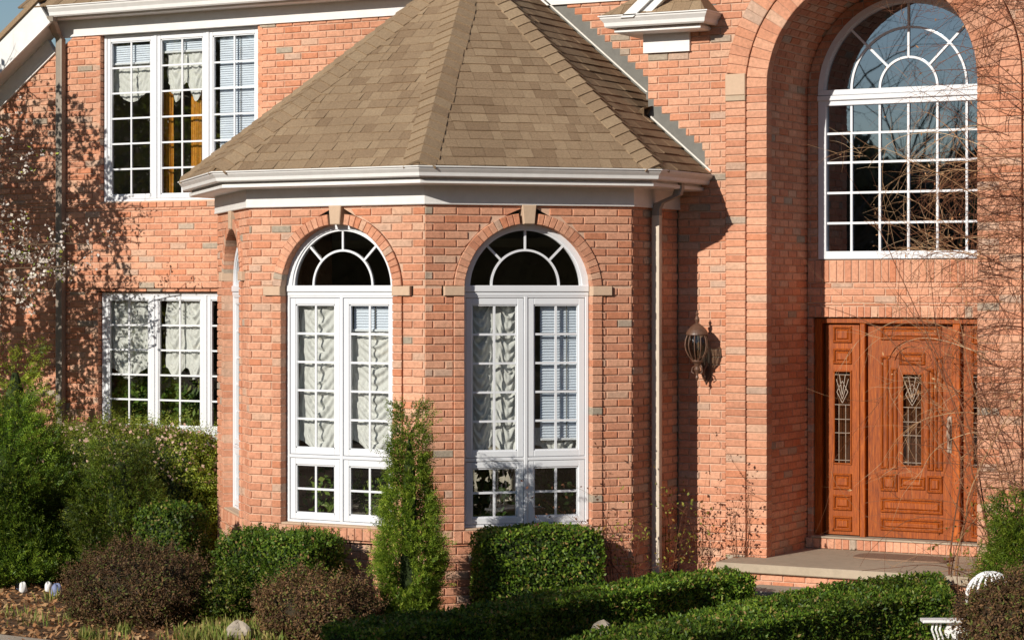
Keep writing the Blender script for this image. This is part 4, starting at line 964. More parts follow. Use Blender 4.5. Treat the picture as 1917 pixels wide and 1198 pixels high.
def shrub(name, c, r, n, size, m, label, cat='shrub', box_p=2., seed=1., lum=.06, up=.3, aspect=.55, depth=.06, group=None, extra=None, inner=None, wob=.8, stray=.04):
    zmin = max(0.02, c[2]-r[2]); t = thing(name, (c[0], c[1], gz(c[0], c[1])), label, cat, group)
    p, nr = ellipsoid_pts(n, c, r, gz(c[0], c[1]), box_p)
    L = lump(p, 2.6/max(.35, min(r)), lum, seed)+lump(p, 9/max(.35, min(r)), lum*.5, seed+3)
    p = p+nr*(L-np.abs(RNG.exponential(depth, len(p))))[:, None]
    st = RNG.uniform(size=len(p)) < .05; p[st] += nr[st]*RNG.uniform(0, stray, st.sum())[:, None]
    ms = [leaves(p, nr, size, up=up, aspect=aspect, wobble=wob)]
    if stray > .05:
        k = RNG.uniform(size=len(p)) < .045; D = nr[k]+RNG.normal(size=(k.sum(), 3))*.5; D[:, 2] = np.abs(D[:, 2])+.4; ms.append(sprays(p[k], D, size*.9, stray*1.3, 9, aspect))
    build('foliage', cat_(*ms), m, t)
    cm = MB(); core(cm, c, [x-.07 if x > .15 else x*.6 for x in r], gz(c[0], c[1])-.02, box_p); build('dark_core', cm, inner or M_INNERG, t, smooth=True)  # added dark core keeps light from passing between the leaves
    if extra: extra(t, p, nr)
    return t
def pxc(px, Y): return X_(px, Y)
# clipped box in front of the bay
def boxspan(px0, px1, pytop, Y0, Y1):
    xa, xb = X_(px0, (Y0+Y1)/2), X_(px1, (Y0+Y1)/2); zt = Z_((px0+px1)/2, pytop, Y1); return xa, xb, zt
def clipped(name, px0, px1, pytop, Y0, Y1, label, n=15000, seed=1., m=M_BOX):
    """Y0 the side nearest the viewer"""
    Yc = (Y0+Y1)/2; hx = (X_(px1, Yc)-X_(px0, Yc))/2; hy = (Y1-Y0)/2
    hx = hx-hy*.40; xc = (X_(px0, Yc)+X_(px1, Yc))/2; zt = Z_((px0+px1)/2, pytop, Y1-.1)
    return shrub(name, (xc, Yc, zt/2-.02), (hx, hy, zt/2+.02), n, .030, m, label, 'hedge', 7., seed, .024, .5, .6, .04, stray=.06)
clipped('clipped_hedge', 412, 642, 992, -3.0, -2.35, 'bright clipped box hedge in front of the bay, left of the spire-shaped evergreen', 22000, 1.)
mbx = clipped
# hedge before the right face: turned 45 degrees along it
def turned_hedge():
    zt = fFR.zpx(1005, 985, .3); t = thing('clipped_hedge', (*fFR.P((fFR.upx(890, .4)+fFR.upx(1125, .4))/2, .4, 0)[:2], .08), 'dark clipped box hedge below the bay window beside the downspout', 'hedge')
    a, b = fFR.upx(893, .35), fFR.upx(1118, .35); n = 24000; hx, hy, hz = (b-a)/2, .27, zt/2
    p, nr = ellipsoid_pts(n, (0, 0, 0), (hx, hy, hz), -9, 8.); p = p+nr*(lump(p, 6, .014, 4)-np.abs(RNG.exponential(.03, len(p))))[:, None]
    def tf(q, pos=True):
        e, nn = fFR.e, fFR.n; o = fFR.P((a+b)/2, .35, zt/2)
        X = q[:, 0]*e[0]+q[:, 1]*-nn[0]; Y = q[:, 0]*e[1]+q[:, 1]*-nn[1]
        return np.stack([X+(o[0] if pos else 0), Y+(o[1] if pos else 0), q[:, 2]+(o[2] if pos else 0)], 1)
    build('foliage', cat_(leaves(tf(p), tf(nr, False), .03, up=.5, aspect=.6)), M_BOX, t)
    mb = MB(); o = (a+b)/2; box(mb, fFR.P, a+.07, b-.07, .15, .55, 0, zt-.07); build('dark_core', mb, M_INNERG, t)
turned_hedge()
# ribbon hedges beside the path
def ribbon(name, back, front, h, label, dens=9000, seed=0):
    bk = [Vector((*at_z(x, y, h), h)) for x, y in back]; fr_ = [Vector((*at_z(x, y, h), h)) for x, y in front] if front else None
    if not front:
        fr_ = []
        for i, p in enumerate(bk):
            d = (bk[min(i+1, len(bk)-1)]-bk[max(i-1, 0)]); d.z = 0; d.normalize(); nn = Vector((d.y, -d.x, 0))
            fr_.append(p+nn*.5)
    P_, Nn = [], []
    def patch(a, b, c, d, nrm, area_d):
        ar = ((b-a).cross(d-a).length+(b-c).cross(d-c).length)/2; n = int(ar*area_d)
        u, v = RNG.uniform(size=n)[:, None], RNG.uniform(size=n)[:, None]
        A, B, C, D = map(np.array, (a, b, c, d)); p = (1-u)*(1-v)*A+u*(1-v)*B+u*v*C+(1-u)*v*D; P_.append(p); Nn.append(np.tile(np.array(nrm), (n, 1)))
    dn = Vector((0, 0, -h+.03))
    for i in range(len(bk)-1):
        a, b, c, d = bk[i], bk[i+1], fr_[i+1], fr_[i]; patch(a, b, c, d, (0, 0, 1), dens)
        e = (b-a).normalized(); on = Vector((e.y, -e.x, 0)); patch(d, c, c+dn, d+dn, on, dens*.8); patch(a, b, b+dn, a+dn, -on, dens*.8)
    a, b = bk[0], fr_[0]; e = (bk[0]-bk[1]).normalized(); patch(a, b, b+dn, a+dn, e, dens*.8); a, b = bk[-1], fr_[-1]; e = (bk[-1]-bk[-2]).normalized(); patch(a, b, b+dn, a+dn, e, dens*.8)
    p = np.concatenate(P_); nr = np.concatenate(Nn); hgt = np.clip((p[:, 2]-(h-.08))/.08, 0, 1)
    p = p+nr*(lump(p, 5, .03, seed)+lump(p, 15, .018, seed+2)-np.abs(RNG.exponential(.025, len(p))))[:, None]
    m0 = (bk[len(bk)//2]+fr_[len(bk)//2])/2; t = thing(name, (m0.x, m0.y, gz(m0.x, m0.y)), label, 'hedge', None)
    build('foliage', cat_(leaves(p, nr, .034, up=.7, aspect=.45)), M_BOX, t)
    mb = MB(); vs = []
    for a, b in zip(bk, fr_):
        e = (b-a).normalized()*.06; z = -.06
        vs += [(a.x+e.x, a.y+e.y, 0), (a.x+e.x, a.y+e.y, h+z), (b.x-e.x, b.y-e.y, h+z), (b.x-e.x, b.y-e.y, 0)]
    k = len(bk); fs = [(4*i+j, 4*i+4+j, 4*i+5+j, 4*i+1+j) for i in range(k-1) for j in range(3)]+[(0, 1, 2, 3), (4*k-1, 4*k-2, 4*k-3, 4*k-4)]
    mb.add(vs, fs); build('dark_core', mb, M_INNERG, t)
ribbon('path_hedge', [(600, 1172), (700, 1155), (820, 1143), (1006, 1108), (1130, 1093), (1213, 1077), (1290, 1070), (1352, 1066)], None, .44, 'long dark shaded clipped hedge running from the stoop to the lower left', 10500, 1)
ribbon('path_hedge', [(1040, 1205), (1110, 1180), (1200, 1160), (1300, 1142), (1400, 1122), (1475, 1110), (1596, 1090), (1680, 1077), (1761, 1074)], [(1110, 1240), (1190, 1222), (1280, 1200), (1350, 1180), (1470, 1158), (1545, 1146), (1650, 1128), (1720, 1120), (1784, 1118)], .42, 'sunlit clipped hedge curving in front of the door', 10500, 5)
# brown bushes
def dome(name, px, pybase_, Y, pxw, pytop, label, n, seed, m=M_BROWN, size=.030, inner=M_INNER, depth=.06, stray=.1, dy=None, lum=.085, up=.4, aspect=.4, bp=2.3):
    xc = X_(px, Y); hw_ = (X_(px+pxw/2, Y)-X_(px-pxw/2, Y))/2*.95; zt = Z_(px, pytop, Y); g = gz(xc, Y); h = zt-g
    return shrub(name, (xc, Y, g+h*.42), (hw_, dy or hw_*.85, h*.58), n, size, m, label, 'shrub', bp, seed, lum, up, aspect, depth, inner=inner, stray=stray)
dome('barberry_bush', 262, 1180, -3.5, 232, 1030, 'large brown-leaved dome bush at lower left', 30000, 2.)
dome('barberry_bush', 594, 1200, -3.6, 190, 1082, 'dark brown bush between the clipped hedge and the spire-shaped evergreen', 22000, 5.)
xb, yb = at_z(1880, 1338, .1)
dome('barberry_bush', 1878, 1200, yb, 186, 1092, 'russet twiggy bush at the lower right corner around the white chair', 26000, 8., dy=.22)
# green shrubs at the left
def cone(name, px, Y, pxw, pytop, label, n, m, seed, spire=1.3, size=.05, inner=M_INNERG, jag=.05, zbase=None, asp=.32, up=1.2, gaps=0, tip=.1):
    xc = X_(px, Y); hw_ = (X_(px+pxw/2, Y)-X_(px-pxw/2, Y))/2; zt = Z_(px, pytop, Y); g = gz(xc, Y); H = zt-g
    t = thing(name, (xc, Y, g), label, 'shrub')
    u = RNG.uniform(0, 1, n); v = 1-np.sqrt(1-RNG.uniform(0, .995, n)); th = RNG.uniform(0, 2*math.pi, n)
    prof = np.clip(np.minimum(1, (v/.12)**.5*.75+.25), 0, 1)*(tip+(1-tip)*(1-v**spire))
    prof = prof*(1+.22*np.sin(v*H*6.7+seed)+.10*np.sin(v*H*13+th*2+seed*2)+.10*np.sin(th*3+v*H*5+seed))
    rr = hw_*prof*(1-np.abs(RNG.exponential(.16, n))).clip(.1, 1)+RNG.exponential(jag, n)*.45
    p = np.stack([xc+rr*np.cos(th), Y+rr*np.sin(th), g+v*H], 1); nr = np.stack([np.cos(th), np.sin(th), np.full(n, .35)], 1)
    if gaps:
        keep = (np.sin(v*H*9+th*2+seed)+np.sin(th*4-v*H*6)) > -gaps; p, nr = p[keep], nr[keep]
    k = RNG.uniform(size=len(p)) < 1/9; D = nr[k].copy(); D[:, 2] = RNG.uniform(.1, 1.3, k.sum()); D[:, :2] += RNG.normal(size=(k.sum(), 2))*.35
    build('foliage', cat_(sprays(p[k], D, size, size*3.0, 12, asp), leaves(p[::6], nr[::6], size, up=up, aspect=asp, wobble=.7)), m, t)
    q = [0, .25, .5, .68, .8]; mb = MB(); tube(mb, [(xc, Y, g-.02+H*f) for f in q], [hw_*(.36 if f < .7 else .12 if f > .75 else .3)*(tip+(1-tip)*(1-max(.12, f)**spire)) for f in q], 12, .4); build('dark_core', mb, inner, t)
    return t
cone('columnar_evergreen', 766, -3.0, 104, 722, 'narrow spire-shaped evergreen in front of the bay between its two arched windows', 62000, M_ARB, 3., 1.0, .030, M_INNERG, .045, gaps=.85, tip=.26, asp=.3)
cone('juniper', 8, -2.3, 190, 715, 'big dark green conical evergreen at the left edge', 80000, M_JUN, 1., 2.4, .042, jag=.06, tip=.22, asp=.25)
cone('juniper', 28, -.4, 130, 610, 'paler evergreen rising behind the big dark one at the left edge', 16000, M_YEW, 6., 2., .045, tip=.3)
cone('cone_shrub', 224, -1.9, 116, 803, 'green cone-shaped shrub below the ground-floor window', 36000, M_ARB, 4., 3.2, .034, tip=.45)
def flecks(frac, m, nm, size=.03):
    def f(t, p, nr):
        z = p[:, 2]; k = (z > np.quantile(z, .55)) & (RNG.uniform(size=len(p)) < frac); build(nm, cat_(leaves(p[k]+nr[k]*.02, nr[k], size, aspect=.9)), m, t)
    return f
xq = X_(330, -.1); zt = Z_(330, 812, -.1)
shrub('yew_hedge', ((X_(95, -.1)+X_(413, -.1))/2, -.15, zt*.5), ((X_(413, -.1)-X_(95, -.1))/2, .42, zt*.5+.05), 60000, .032, M_YEW, 'light green loose hedge with pink flowers under the ground-floor window', 'hedge', 4., 3., .06, .6, .4, .06, stray=.13, extra=flecks(.06, M_PINK, 'blossoms', .035))
xs = X_(322, -2.5)
shrub('clipped_hedge', (xs, -2.5, Z_(322, 944, -2.5)*.5), (.27, .24, Z_(322, 944, -2.5)*.5), 13000, .03, M_BOX, 'small clipped box shrub behind the brown dome bush', 'shrub', 6., 9., .02, .5, .6, .03)
# right-edge evergreen behind the chair
cone('evergreen_shrub', 1925, -.75, 150, 905, 'green bushy evergreen cut by the right edge', 30000, M_ARB, 7., 2.6, .038, tip=.4)
# low green weeds at the foot
shrub('low_shrub', (X_(400, -3.3), -3.2, .2), (.28, .28, .22), 5000, .035, M_ARB, 'low loose green plant between the two brown bushes', 'shrub', 2., 4., .05, .6, .4, .05, stray=.1)

# ---- leaf clumps added behind the panes for the greenery seen in them
def leaf_clump(fr, px, py0, py1, pxw, label, m, n=220, size=.10):
    u = fr.upx(px, -.3); hw_ = (fr.upx(px+pxw/2, -.3)-fr.upx(px-pxw/2, -.3))/2; z0, z1 = fr.zpx(px, py0, -.3), fr.zpx(px, py1, -.3); c = fr.P(u, -.32, z0-.15)
    t = thing('pane_greenery', c, label, 'house plant', 'leaf clumps added behind the panes')
    q = RNG.normal(size=(n, 3))*np.array([.5, .4, .32]); q = np.clip(q, -1.1, 1.1); P0 = np.array([fr.P(u+a*hw_, -.32+b*.12, (z0+z1)/2+c_*(z1-z0)*.9) for a, b, c_ in q])
    build('foliage', cat_(leaves(P0, np.tile([fr.n[0], fr.n[1], .5], (n, 1)), size, up=.6, aspect=.45, wobble=.7)), m, t)
    mb = MB(); lathe(mb, (c[0], c[1], z0-.22), [(.001, 0), (.07, 0), (.095, .16), (.085, .17), (.001, .15)], 16, .5); build('pot', mb, M_CONC, t)
leaf_clump(fM, 250, 795, 690, 62, 'leaf clump added behind the left casement of the ground-floor triple window', M_PLANT, 420)
leaf_clump(fM, 345, 795, 700, 80, 'leaf clump added behind the middle casement of the ground-floor triple window', M_PLANT, 420)
leaf_clump(fFL, 600, 965, 890, 62, 'leaf clump added behind the lower left panes of the bay front window', M_PLANT, 110, .085)
leaf_clump(fFL, 690, 965, 890, 55, 'leaf clump added behind the lower right panes of the bay front window', M_PLANT, 110, .085)
leaf_clump(fFR, 915, 985, 870, 80, 'dark leaf clump added behind the lower left panes of the bay window beside the downspout', M_PLANTD, 220, .11)
leaf_clump(fFR, 1050, 985, 870, 80, 'dark leaf clump added behind the lower right panes of the bay window beside the downspout', M_PLANTD, 200, .11)

# ---- twigs
def walk(p, d, L, curl, droop=0., seg=.05, flat=None):
    pts = [Vector(p)]; d = Vector(d).normalized(); k = max(3, int(L/seg)); bend = Vector((random.gauss(0, 1), random.gauss(0, 1), random.gauss(0, 1)))*curl
    for i in range(k):
        d = (d+bend*seg+Vector((random.gauss(0, 1), random.gauss(0, .6), random.gauss(0, 1)))*curl*.10+Vector((0, 0, -droop*seg*i/k*3))).normalized()
        q = pts[-1]+d*(L/k)
        if flat: 
            if q.y > flat[1]: q.y = flat[1]; d.y = -abs(d.y)*.3
            if q.y < flat[0]: q.y = flat[0]; d.y = abs(d.y)*.3
        pts.append(q)
    return pts
XMIN = None
def branchy(mb, p, d, L, r, lvl, curl=1.2, droop=.6, kids=5, flat=None, tint=(0, 1), ends=None, spread=1.0, tn=None):
    pts = walk(p, d, L, curl, droop, .06 if lvl else .09, flat); n = len(pts)
    if XMIN and min(q.x for q in pts) < XMIN+random.uniform(0, .5)*max(0, random.uniform(-.5, 1)): return
    rad = [r*(1-.65*i/(n-1)) for i in range(n)]
    tn_ = tn if tn is not None else random.uniform(*tint)
    tube(mb, pts, rad, 4 if lvl == 0 else 5, tn_, False)
    if ends is not None: ends.append((pts[-1], (pts[-1]-pts[-2]).normalized())); 
    if ends is not None and n > 4: ends.append((pts[n//2], (pts[n//2]-pts[n//2-1]).normalized()))
    if lvl <= 0: return
    for _ in range(kids):
        i = random.randint(1, n-1); dd = (pts[i]-pts[i-1]).normalized(); q = (dd+Vector((random.gauss(0, 1), random.gauss(0, .7), random.gauss(0, 1)))*spread).normalized()
        branchy(mb, pts[i], q, L*random.uniform(.35, .65), max(.0016, rad[i]*.6), lvl-1, curl*1.2, droop, kids, flat, tint, ends, spread, None)
def twig_leaves(t, ends, m, size, per, nm='leaves', spreadp=.03, asp=.6):
    P0 = np.array([e[0] for e in ends for _ in range(per)])+RNG.normal(size=(len(ends)*per, 3))*spreadp; Nn = RNG.normal(size=P0.shape)
    build(nm, cat_(leaves(P0, Nn, size, aspect=asp, up=0)), m, t)
XMIN = 2.95
# the climber over the right of the entrance
vine = thing('bare_climber', (4.62, -.35, gz(4.6, -.35)), 'tangled leafless climbing shrub sprawling over the right of the entrance, window and door', 'climber')
mb = MB(); ends = []; fl = (-.75, -.03)
rootp = [Vector((4.45+random.uniform(-.25, .45), -.45+random.uniform(-.15, .1), .1)) for _ in range(9)]
for i, rp in enumerate(rootp):
    branchy(mb, rp, (random.uniform(-.12, .22), random.uniform(-.1, .1), 1), random.uniform(2.2, 3.6), .008, 2, .35, .05, 6, fl, (0, .8), ends, .8)
for i in range(54):                       # long arching canes from the right edge
    z = random.uniform(1.0, 5.4); x = random.uniform(4.55, 5.1); up_ = random.uniform(-.3, .8)
    branchy(mb, (x, random.uniform(-.6, -.1), z), (-1, random.uniform(-.15, .15), up_), random.uniform(.5, 1.15), .0045, 2, .9, .9, 4, fl, (0, .7), ends, .9)
for i in range(48):                       # fine tangle lying on the brickwork
    branchy(mb, (random.uniform(4.36, 5.0), -.08, random.uniform(1.6, 5.4)), (random.uniform(-1, .4), 0, random.uniform(-1, 1)), random.uniform(.4, .9), .003, 2, 1.8, .6, 4, (-.2, -.02), (0, .4), ends, 1.2)
for i in range(19):                       # canes crossing the window and the door
    z = random.choice((random.uniform(2.9, 3.9), random.uniform(2.9, 4.2), random.uniform(1.3, 2.5), random.uniform(1.5, 2.3)))
    branchy(mb, (4.5, random.uniform(-.5, -.1), z), (-1, random.uniform(-.1, .3), random.uniform(-.1, .55)), random.uniform(.6, 1.2), .004, 2, .6, .8, 4, (-.6, .5), (.6, 1), ends, .6)
build('canes', mb, M_TWIG, vine)
sel = random.sample(ends, min(len(ends), 420)); twig_leaves(vine, sel, M_DEADL, .035, 1, 'dead_leaves', .01, .4)
XMIN = None
# little wall shrubs
def wee(name, px, py, Y, h, label, m, n=5, lean=0, size=.03, per=3, tint=(0, .6), spr=.03):
    x, zz_ = X_(px, Y), gz(0, Y); t = thing(name, (x, Y, zz_), label, 'shrub'); mb = MB(); ends = []
    for i in range(n): branchy(mb, (x+random.uniform(-.04, .04), Y+random.uniform(-.04, .04), zz_), (random.uniform(-.25, .25)+lean, random.uniform(-.15, .15), 1), h*random.uniform(.6, 1), .004, 1, .5, 0, 4, (Y-.3, -.03 if Y > -.5 else 9), tint, ends, .8)
    build('twigs', mb, M_TWIG, t); twig_leaves(t, ends, m, size, per, 'leaves', spr)
wee('twiggy_shrub', 1388, 1040, -.12, 1.0, 'small dark red-leaved shrub against the wall just left of the arch', M_RED, 6, 0, .035, 3)
wee('twiggy_shrub', 1305, 1070, -.14, .75, 'smallest sparse twiggy shrub against the wall below the lantern', M_RED, 4, 0, .032, 3)
wee('thin_shrub', 1250, 1065, -.30, 1.25, 'tall thin yellow-green shrub right of the cream downspout', M_NEWL, 6, .05, .03, 8, spr=.045)
xw, yw = fFR.P(fFR.upx(1178, .16), .16, 0)[:2]
def wee2(px, w_, h, label, m, n, per, lean):
    q = fFR.P(fFR.upx(px, w_), w_, 0); t = thing('thin_shrub', (q[0], q[1], .08), label, 'shrub'); mb = MB(); ends = []
    for i in range(n): branchy(mb, (q[0]+random.uniform(-.05, .05), q[1]+random.uniform(-.03, .03), .08), (random.uniform(-.3, .3)+lean, random.uniform(-.1, .1)+lean*.6, 1), h*random.uniform(.6, 1), .004, 1, .5, 0, 5, None, (0, .7), ends, .8)
    build('twigs', mb, M_TWIG, t); twig_leaves(t, ends, m, .03, per, 'leaves', .04)
wee2(1150, .22, 1.05, 'reddish sparse shrub rising beside the dark clipped hedge', M_RED, 7, 3, -.05)
wee2(1190, .22, .85, 'small yellow-green shrub left of the cream downspout', M_NEWL, 5, 6, .02)
# light green shoots before the slab, by the climber
wee('leafy_shoot', 1795, 1100, -.8, 1.0, 'few green-leaved shoots at the foot of the bare climber', M_NEWL, 5, -.02, .04, 3)

# ---- blossom tree at the left
bx, by = -6.68, -1.5
tree = thing('blossom_tree', (bx, by, gz(bx, by)), 'white-flowering tree reaching in from the left edge', 'tree')
mb = MB(); ends = []
tube(mb, [(bx, by, 0), (bx+.05, by, 1.2), (bx-.05, by+.05, 2.2), (bx+.05, by, 3.4), (bx, by, 5.2)], [.12, .10, .085, .06, .03], 10, .4)
for i in range(38):
    z = 2.2+3.0*(i/37)+random.uniform(-.15, .15); a = random.uniform(0, 2*math.pi); L = random.uniform(.8, 1.1)
    branchy(mb, (bx, by, z), (math.cos(a), math.sin(a)*.5, random.uniform(.1, .8)), L, .016, 2, .5, .1, 4, (by-.7, by+.6), (.2, .6), ends, .8)
fr_e = []
for px, py, Yt in ((165, 455, -.55), (125, 500, -.6), (95, 545, -.7), (60, 490, -.7), (30, 560, -.8), (105, 470, -.4), (40, 330, -.9), (28, 250, -1.0), (50, 290, -.8), (20, 420, -.9)):
    T_ = Vector((X_(px, Yt), Yt, Z_(px, py, Yt))); O_ = Vector((bx, by, T_.z-.45)); pts = [O_.lerp(T_, f)+Vector((0, 0, .14*math.sin(f*math.pi)+random.gauss(0, .015))) for f in [k/14 for k in range(15)]]
    tube(mb, pts, [.014*(1-.75*k/14)+.002 for k in range(15)], 5, .4, False); fr_e.append((T_, Vector((1, 0, 0))))
    for k in range(9, 15):
        for _ in range(2 if py > 400 else 1): branchy(mb, pts[k], (random.gauss(.3, 1), random.gauss(0, .5), random.gauss(.3, 1)), random.uniform(.12, .26), .004, 1, .8, 0, 2, None, (.3, .7), fr_e, .8)
build('branches', mb, M_BARK, tree)
n = 17000; d = RNG.normal(size=(n, 3)); d /= np.linalg.norm(d, axis=1)[:, None]; p = d*np.array([1.4, .55, 1.95])*(RNG.uniform(.05, 1, n)**.42)[:, None]
cl = np.sin(p[:, 0]*5.3+p[:, 2]*2.1)+np.sin(p[:, 2]*6.1-p[:, 0]*2.7+1)+np.sin(p[:, 1]*6+p[:, 2]*4)+RNG.normal(size=n)*.35; p = p[cl > -.75]+np.array([bx+.10, by, 3.9])
k = RNG.uniform(size=len(p)) < .22
build('leaves', cat_(leaves(p[~k], RNG.normal(size=p[~k].shape), .08, aspect=.65)), M_YEW, tree)
build('blossoms', cat_(leaves(p[k], RNG.normal(size=p[k].shape), .05, aspect=.95)), M_BLOSS, tree)
twig_leaves(tree, fr_e, M_BLOSS, .032, 4, 'blossoms', .022, .95)
twig_leaves(tree, random.sample(fr_e, len(fr_e)//3), M_YEW, .04, 2, 'leaves', .04, .5)

# ---- rocks, painted stones
def rock(name, px, py, sx, sy, sz, m, label, cat='rock', seed=0, group=None, zoff=0):
    x, y = at_z(px, py, .04); random.seed(100+seed); mb = MB(); nseg, nz = 16, 9; vs = []; off = [random.uniform(0, 6) for _ in range(4)]
    for j in range(nz+1):
        ph = -math.pi/2+math.pi*j/nz
        for i in range(nseg):
            t = 2*math.pi*i/nseg; k = 1+.13*math.sin(3*t+off[0]+ph)+.10*math.sin(5*t+off[1]-2*ph)+.08*math.sin(4*ph+off[2])
            vs.append((x+sx*k*math.cos(ph)*math.cos(t), y+sy*k*math.cos(ph)*math.sin(t), gz(x, y)+zoff+sz*.8+sz*k*math.sin(ph)))
    mb.add(vs, [(j*nseg+i, j*nseg+(i+1) % nseg, (j+1)*nseg+(i+1) % nseg, (j+1)*nseg+i) for j in range(nz) for i in range(nseg)]); mb.smooth = name != 'rock'
    return props(build(name, mb, m, None, base=(x, y, gz(x, y))), label, cat, group)
rock('rock', 1130, 1235, .11, .09, .15, M_ROCK, 'jagged pale rock in front of the sunlit path hedge', seed=1)
rock('rock', 446, 1194, .10, .08, .075, M_ROCK, 'small brownish rock left of the darker brown bush', seed=2)
rock('painted_stone', 42, 1112, .035, .035, .05, M_CAST, 'single white egg-like stone at far left of the bed', 'stone', 3, 'painted stones along the bed')
rock('painted_stone', 35, 1106, .03, .03, .055, M_BLUE, 'blue-grey stone peeping behind the far left white stone', 'stone', 6, 'painted stones along the bed')
rock('painted_stone', 90, 1112, .035, .035, .052, M_CAST, 'white stone touching the larger blue-grey one', 'stone', 4, 'painted stones along the bed')
rock('painted_stone', 105, 1120, .05, .045, .065, M_BLUE, 'larger blue-grey stone beside a white one, left of the brown dome bush', 'stone', 5, 'painted stones along the bed')
# ---- leaf litter and grass
n = 26000; px_ = RNG.uniform(-7, 3.0, n); py_ = RNG.uniform(-6.2, -1.2, n); P0 = np.stack([px_, py_, np.array([gz(a, b) for a, b in zip(px_, py_)])+RNG.uniform(0, .02, n)], 1)
o = build('leaf_litter', cat_(leaves(P0, np.tile([0, 0, 1.], (n, 1)), .055, aspect=.6, wobble=.45)), M_DEADL); props(o, 'orange-brown fallen leaves covering the planting bed', 'leaf litter', None, 'stuff')
def tuft_pts(cx, cy, r, n): 
    a = RNG.normal(size=(n, 2))*r; return np.stack([cx+a[:, 0], cy+a[:, 1], np.array([gz(cx+q[0], cy+q[1]) for q in a])], 1)
TP = []
for px, py, r, n in ((160, 1190, .05, 120), (130, 1155, .03, 60), (70, 1165, .10, 50), (235, 1180, .05, 60), (20, 1150, .15, 50), (370, 1190, .10, 260), (430, 1180, .16, 380), (410, 1196, .2, 380), (520, 1196, .1, 120), (95, 1125, .05, 60), (200, 1196, .1, 60)):
    TP.append(tuft_pts(*at_z(px, py, .05), r, n))
TP = np.concatenate(TP); o = build('grass', cat_(leaves(TP, RNG.normal(size=TP.shape)*[1, 1, .15], .10, up=4, aspect=.10, wobble=.15)), M_GRASS); props(o, 'tufts of green and straw-coloured grass in the bed', 'grass', None, 'stuff')
random.seed(31)

# ================================================================ WHITE CAST-METAL GARDEN CHAIR
chx, chy = at_z(1795, 1158, .62)
ch = thing('garden_chair', (chx, chy, gz(chx, chy)), 'ornate white cast-metal garden chair half hidden by the russet bush', 'chair')
cbx, cby = chx+.12, chy+.02; zc_top = Z_(1853, 1068, chy)
def strip(mb, pts, wdt, th=.008, nrm=Vector((.3, -1, 0)).normalized()): tube(mb, pts, wdt/2, 6, .5)
fC = Fr(X_(1853, chy), chy, CR[0], CR[1]); sxx = .145
mb = MB(); zb0 = zc_top-.16
for i in range(9):
    t = R(12+156*i/8); pts = []
    for k in range(7): f = k/6; r = sxx*f; pts.append(fC.P(r*math.cos(t)*1.02, .03*(1-f*f), zb0+(.16*(math.sin(t)*.5+.5)) * (1-(f)**2*1.0)+0 if False else zb0+.155*math.sqrt(max(0, 1-(f*abs(math.cos(t)))**2))*(1-.0*f)-.10*f*(1-math.sin(t))*.0))
    pass
# domed fan crest: petals falling from the crown
npt = 9
for i in range(npt):
    t = R(-80+160*i/(npt-1)); st_ = []
    for k in range(9):
        ph = R(90)*k/8*(.78 if i % 2 else 1.0); st_.append(fC.P(sxx*math.sin(ph)*math.sin(t), sxx*.55*math.sin(ph)*math.cos(t), zb0+.155*math.cos(ph)))
    tube(mb, st_, [.004+.006*math.sin(math.pi*k/8) for k in range(9)], 6, .5)
arcring(mb, fC.P, 0, zb0, sxx-.008, sxx+.012, -.012, .012, 0, math.pi, 24)
vs = []; ns = 20
for j in range(5):
    ph = R(24)*j/4
    for i in range(ns+1): t = R(-90+180*i/ns); vs.append(fC.P(sxx*math.sin(ph)*math.sin(t), sxx*.55*math.sin(ph)*math.cos(t), zb0+.158*math.cos(ph)))
mb.add(vs, [(j*(ns+1)+i, j*(ns+1)+i+1, (j+1)*(ns+1)+i+1, (j+1)*(ns+1)+i) for j in range(4) for i in range(ns)]); mb.smooth = True
build('backrest', mb, M_CAST, ch)
mb = MB()
for s in (-1, 1): tube(mb, [fC.P(s*sxx, 0, zb0), fC.P(s*sxx, 0, .45), fC.P(s*sxx*.9, .02, .06)], .012, 6)
for q in (-.6, -.2, .2, .6): tube(mb, [fC.P(q*sxx, 0, zb0+.1), fC.P(q*sxx*.8, 0, zb0-.1), fC.P(q*sxx, 0, .45)], .009, 6)
build('back_frame', mb, M_CAST, ch)
# side arm with pierced support
ax = X_(1755, chy-.05); fA = Fr(X_(1725, chy-.05), chy-.05, CR[0], CR[1]); zar = Z_(1755, 1162, chy-.05); aw = .27
mb = MB(); box(mb, fA.P, 0, aw, -.06, .06, zar-.012, zar+.006, .5, 0, .005); build('arm', mb, M_CAST, ch)
mb = MB()
for u in (.075, .10, .125): tube(mb, [fA.P(u, 0, zar-.01), fA.P(u-.012, .01, zar-.06), fA.P(u+.01, 0, zar-.12), fA.P(u-.015, 0, zar-.2), fA.P(u, 0, .06)], .007, 6)
def pierced(u0, u1, z0, z1):
    holes = [((u0+u1)/2-.028, z1-.035, .013, .013), ((u0+u1)/2+.032, z1-.035, .012, .012), ((u0+u1)/2-.045, z1-.115, .011, .045), ((u0+u1)/2+.012, z1-.115, .012, .048)]
    n = 30; dz = (z1-z0)/n
    for j in range(n):
        z = z0+dz*(j+.5); iv = [(u0+.01*math.sin(j*.5), u1+.012*math.sin(j*.35+1))]
        for hx_, hz_, hr, hh in holes:
            if abs(z-hz_) < hh:
                w_ = hr*math.sqrt(1-((z-hz_)/hh)**2); nv = []
                for a, b in iv:
                    if a < hx_-w_ < b: nv += [(a, hx_-w_), (hx_+w_, b)]
                    else: nv.append((a, b))
                iv = nv
        for a, b in iv:
            if b > a: box(mb, fA.P, a, b, -.006, .006, z-dz/2, z+dz/2)
pierced(.155, .30, zar-.26, zar-.012); build('arm_support', mb, M_CAST, ch)
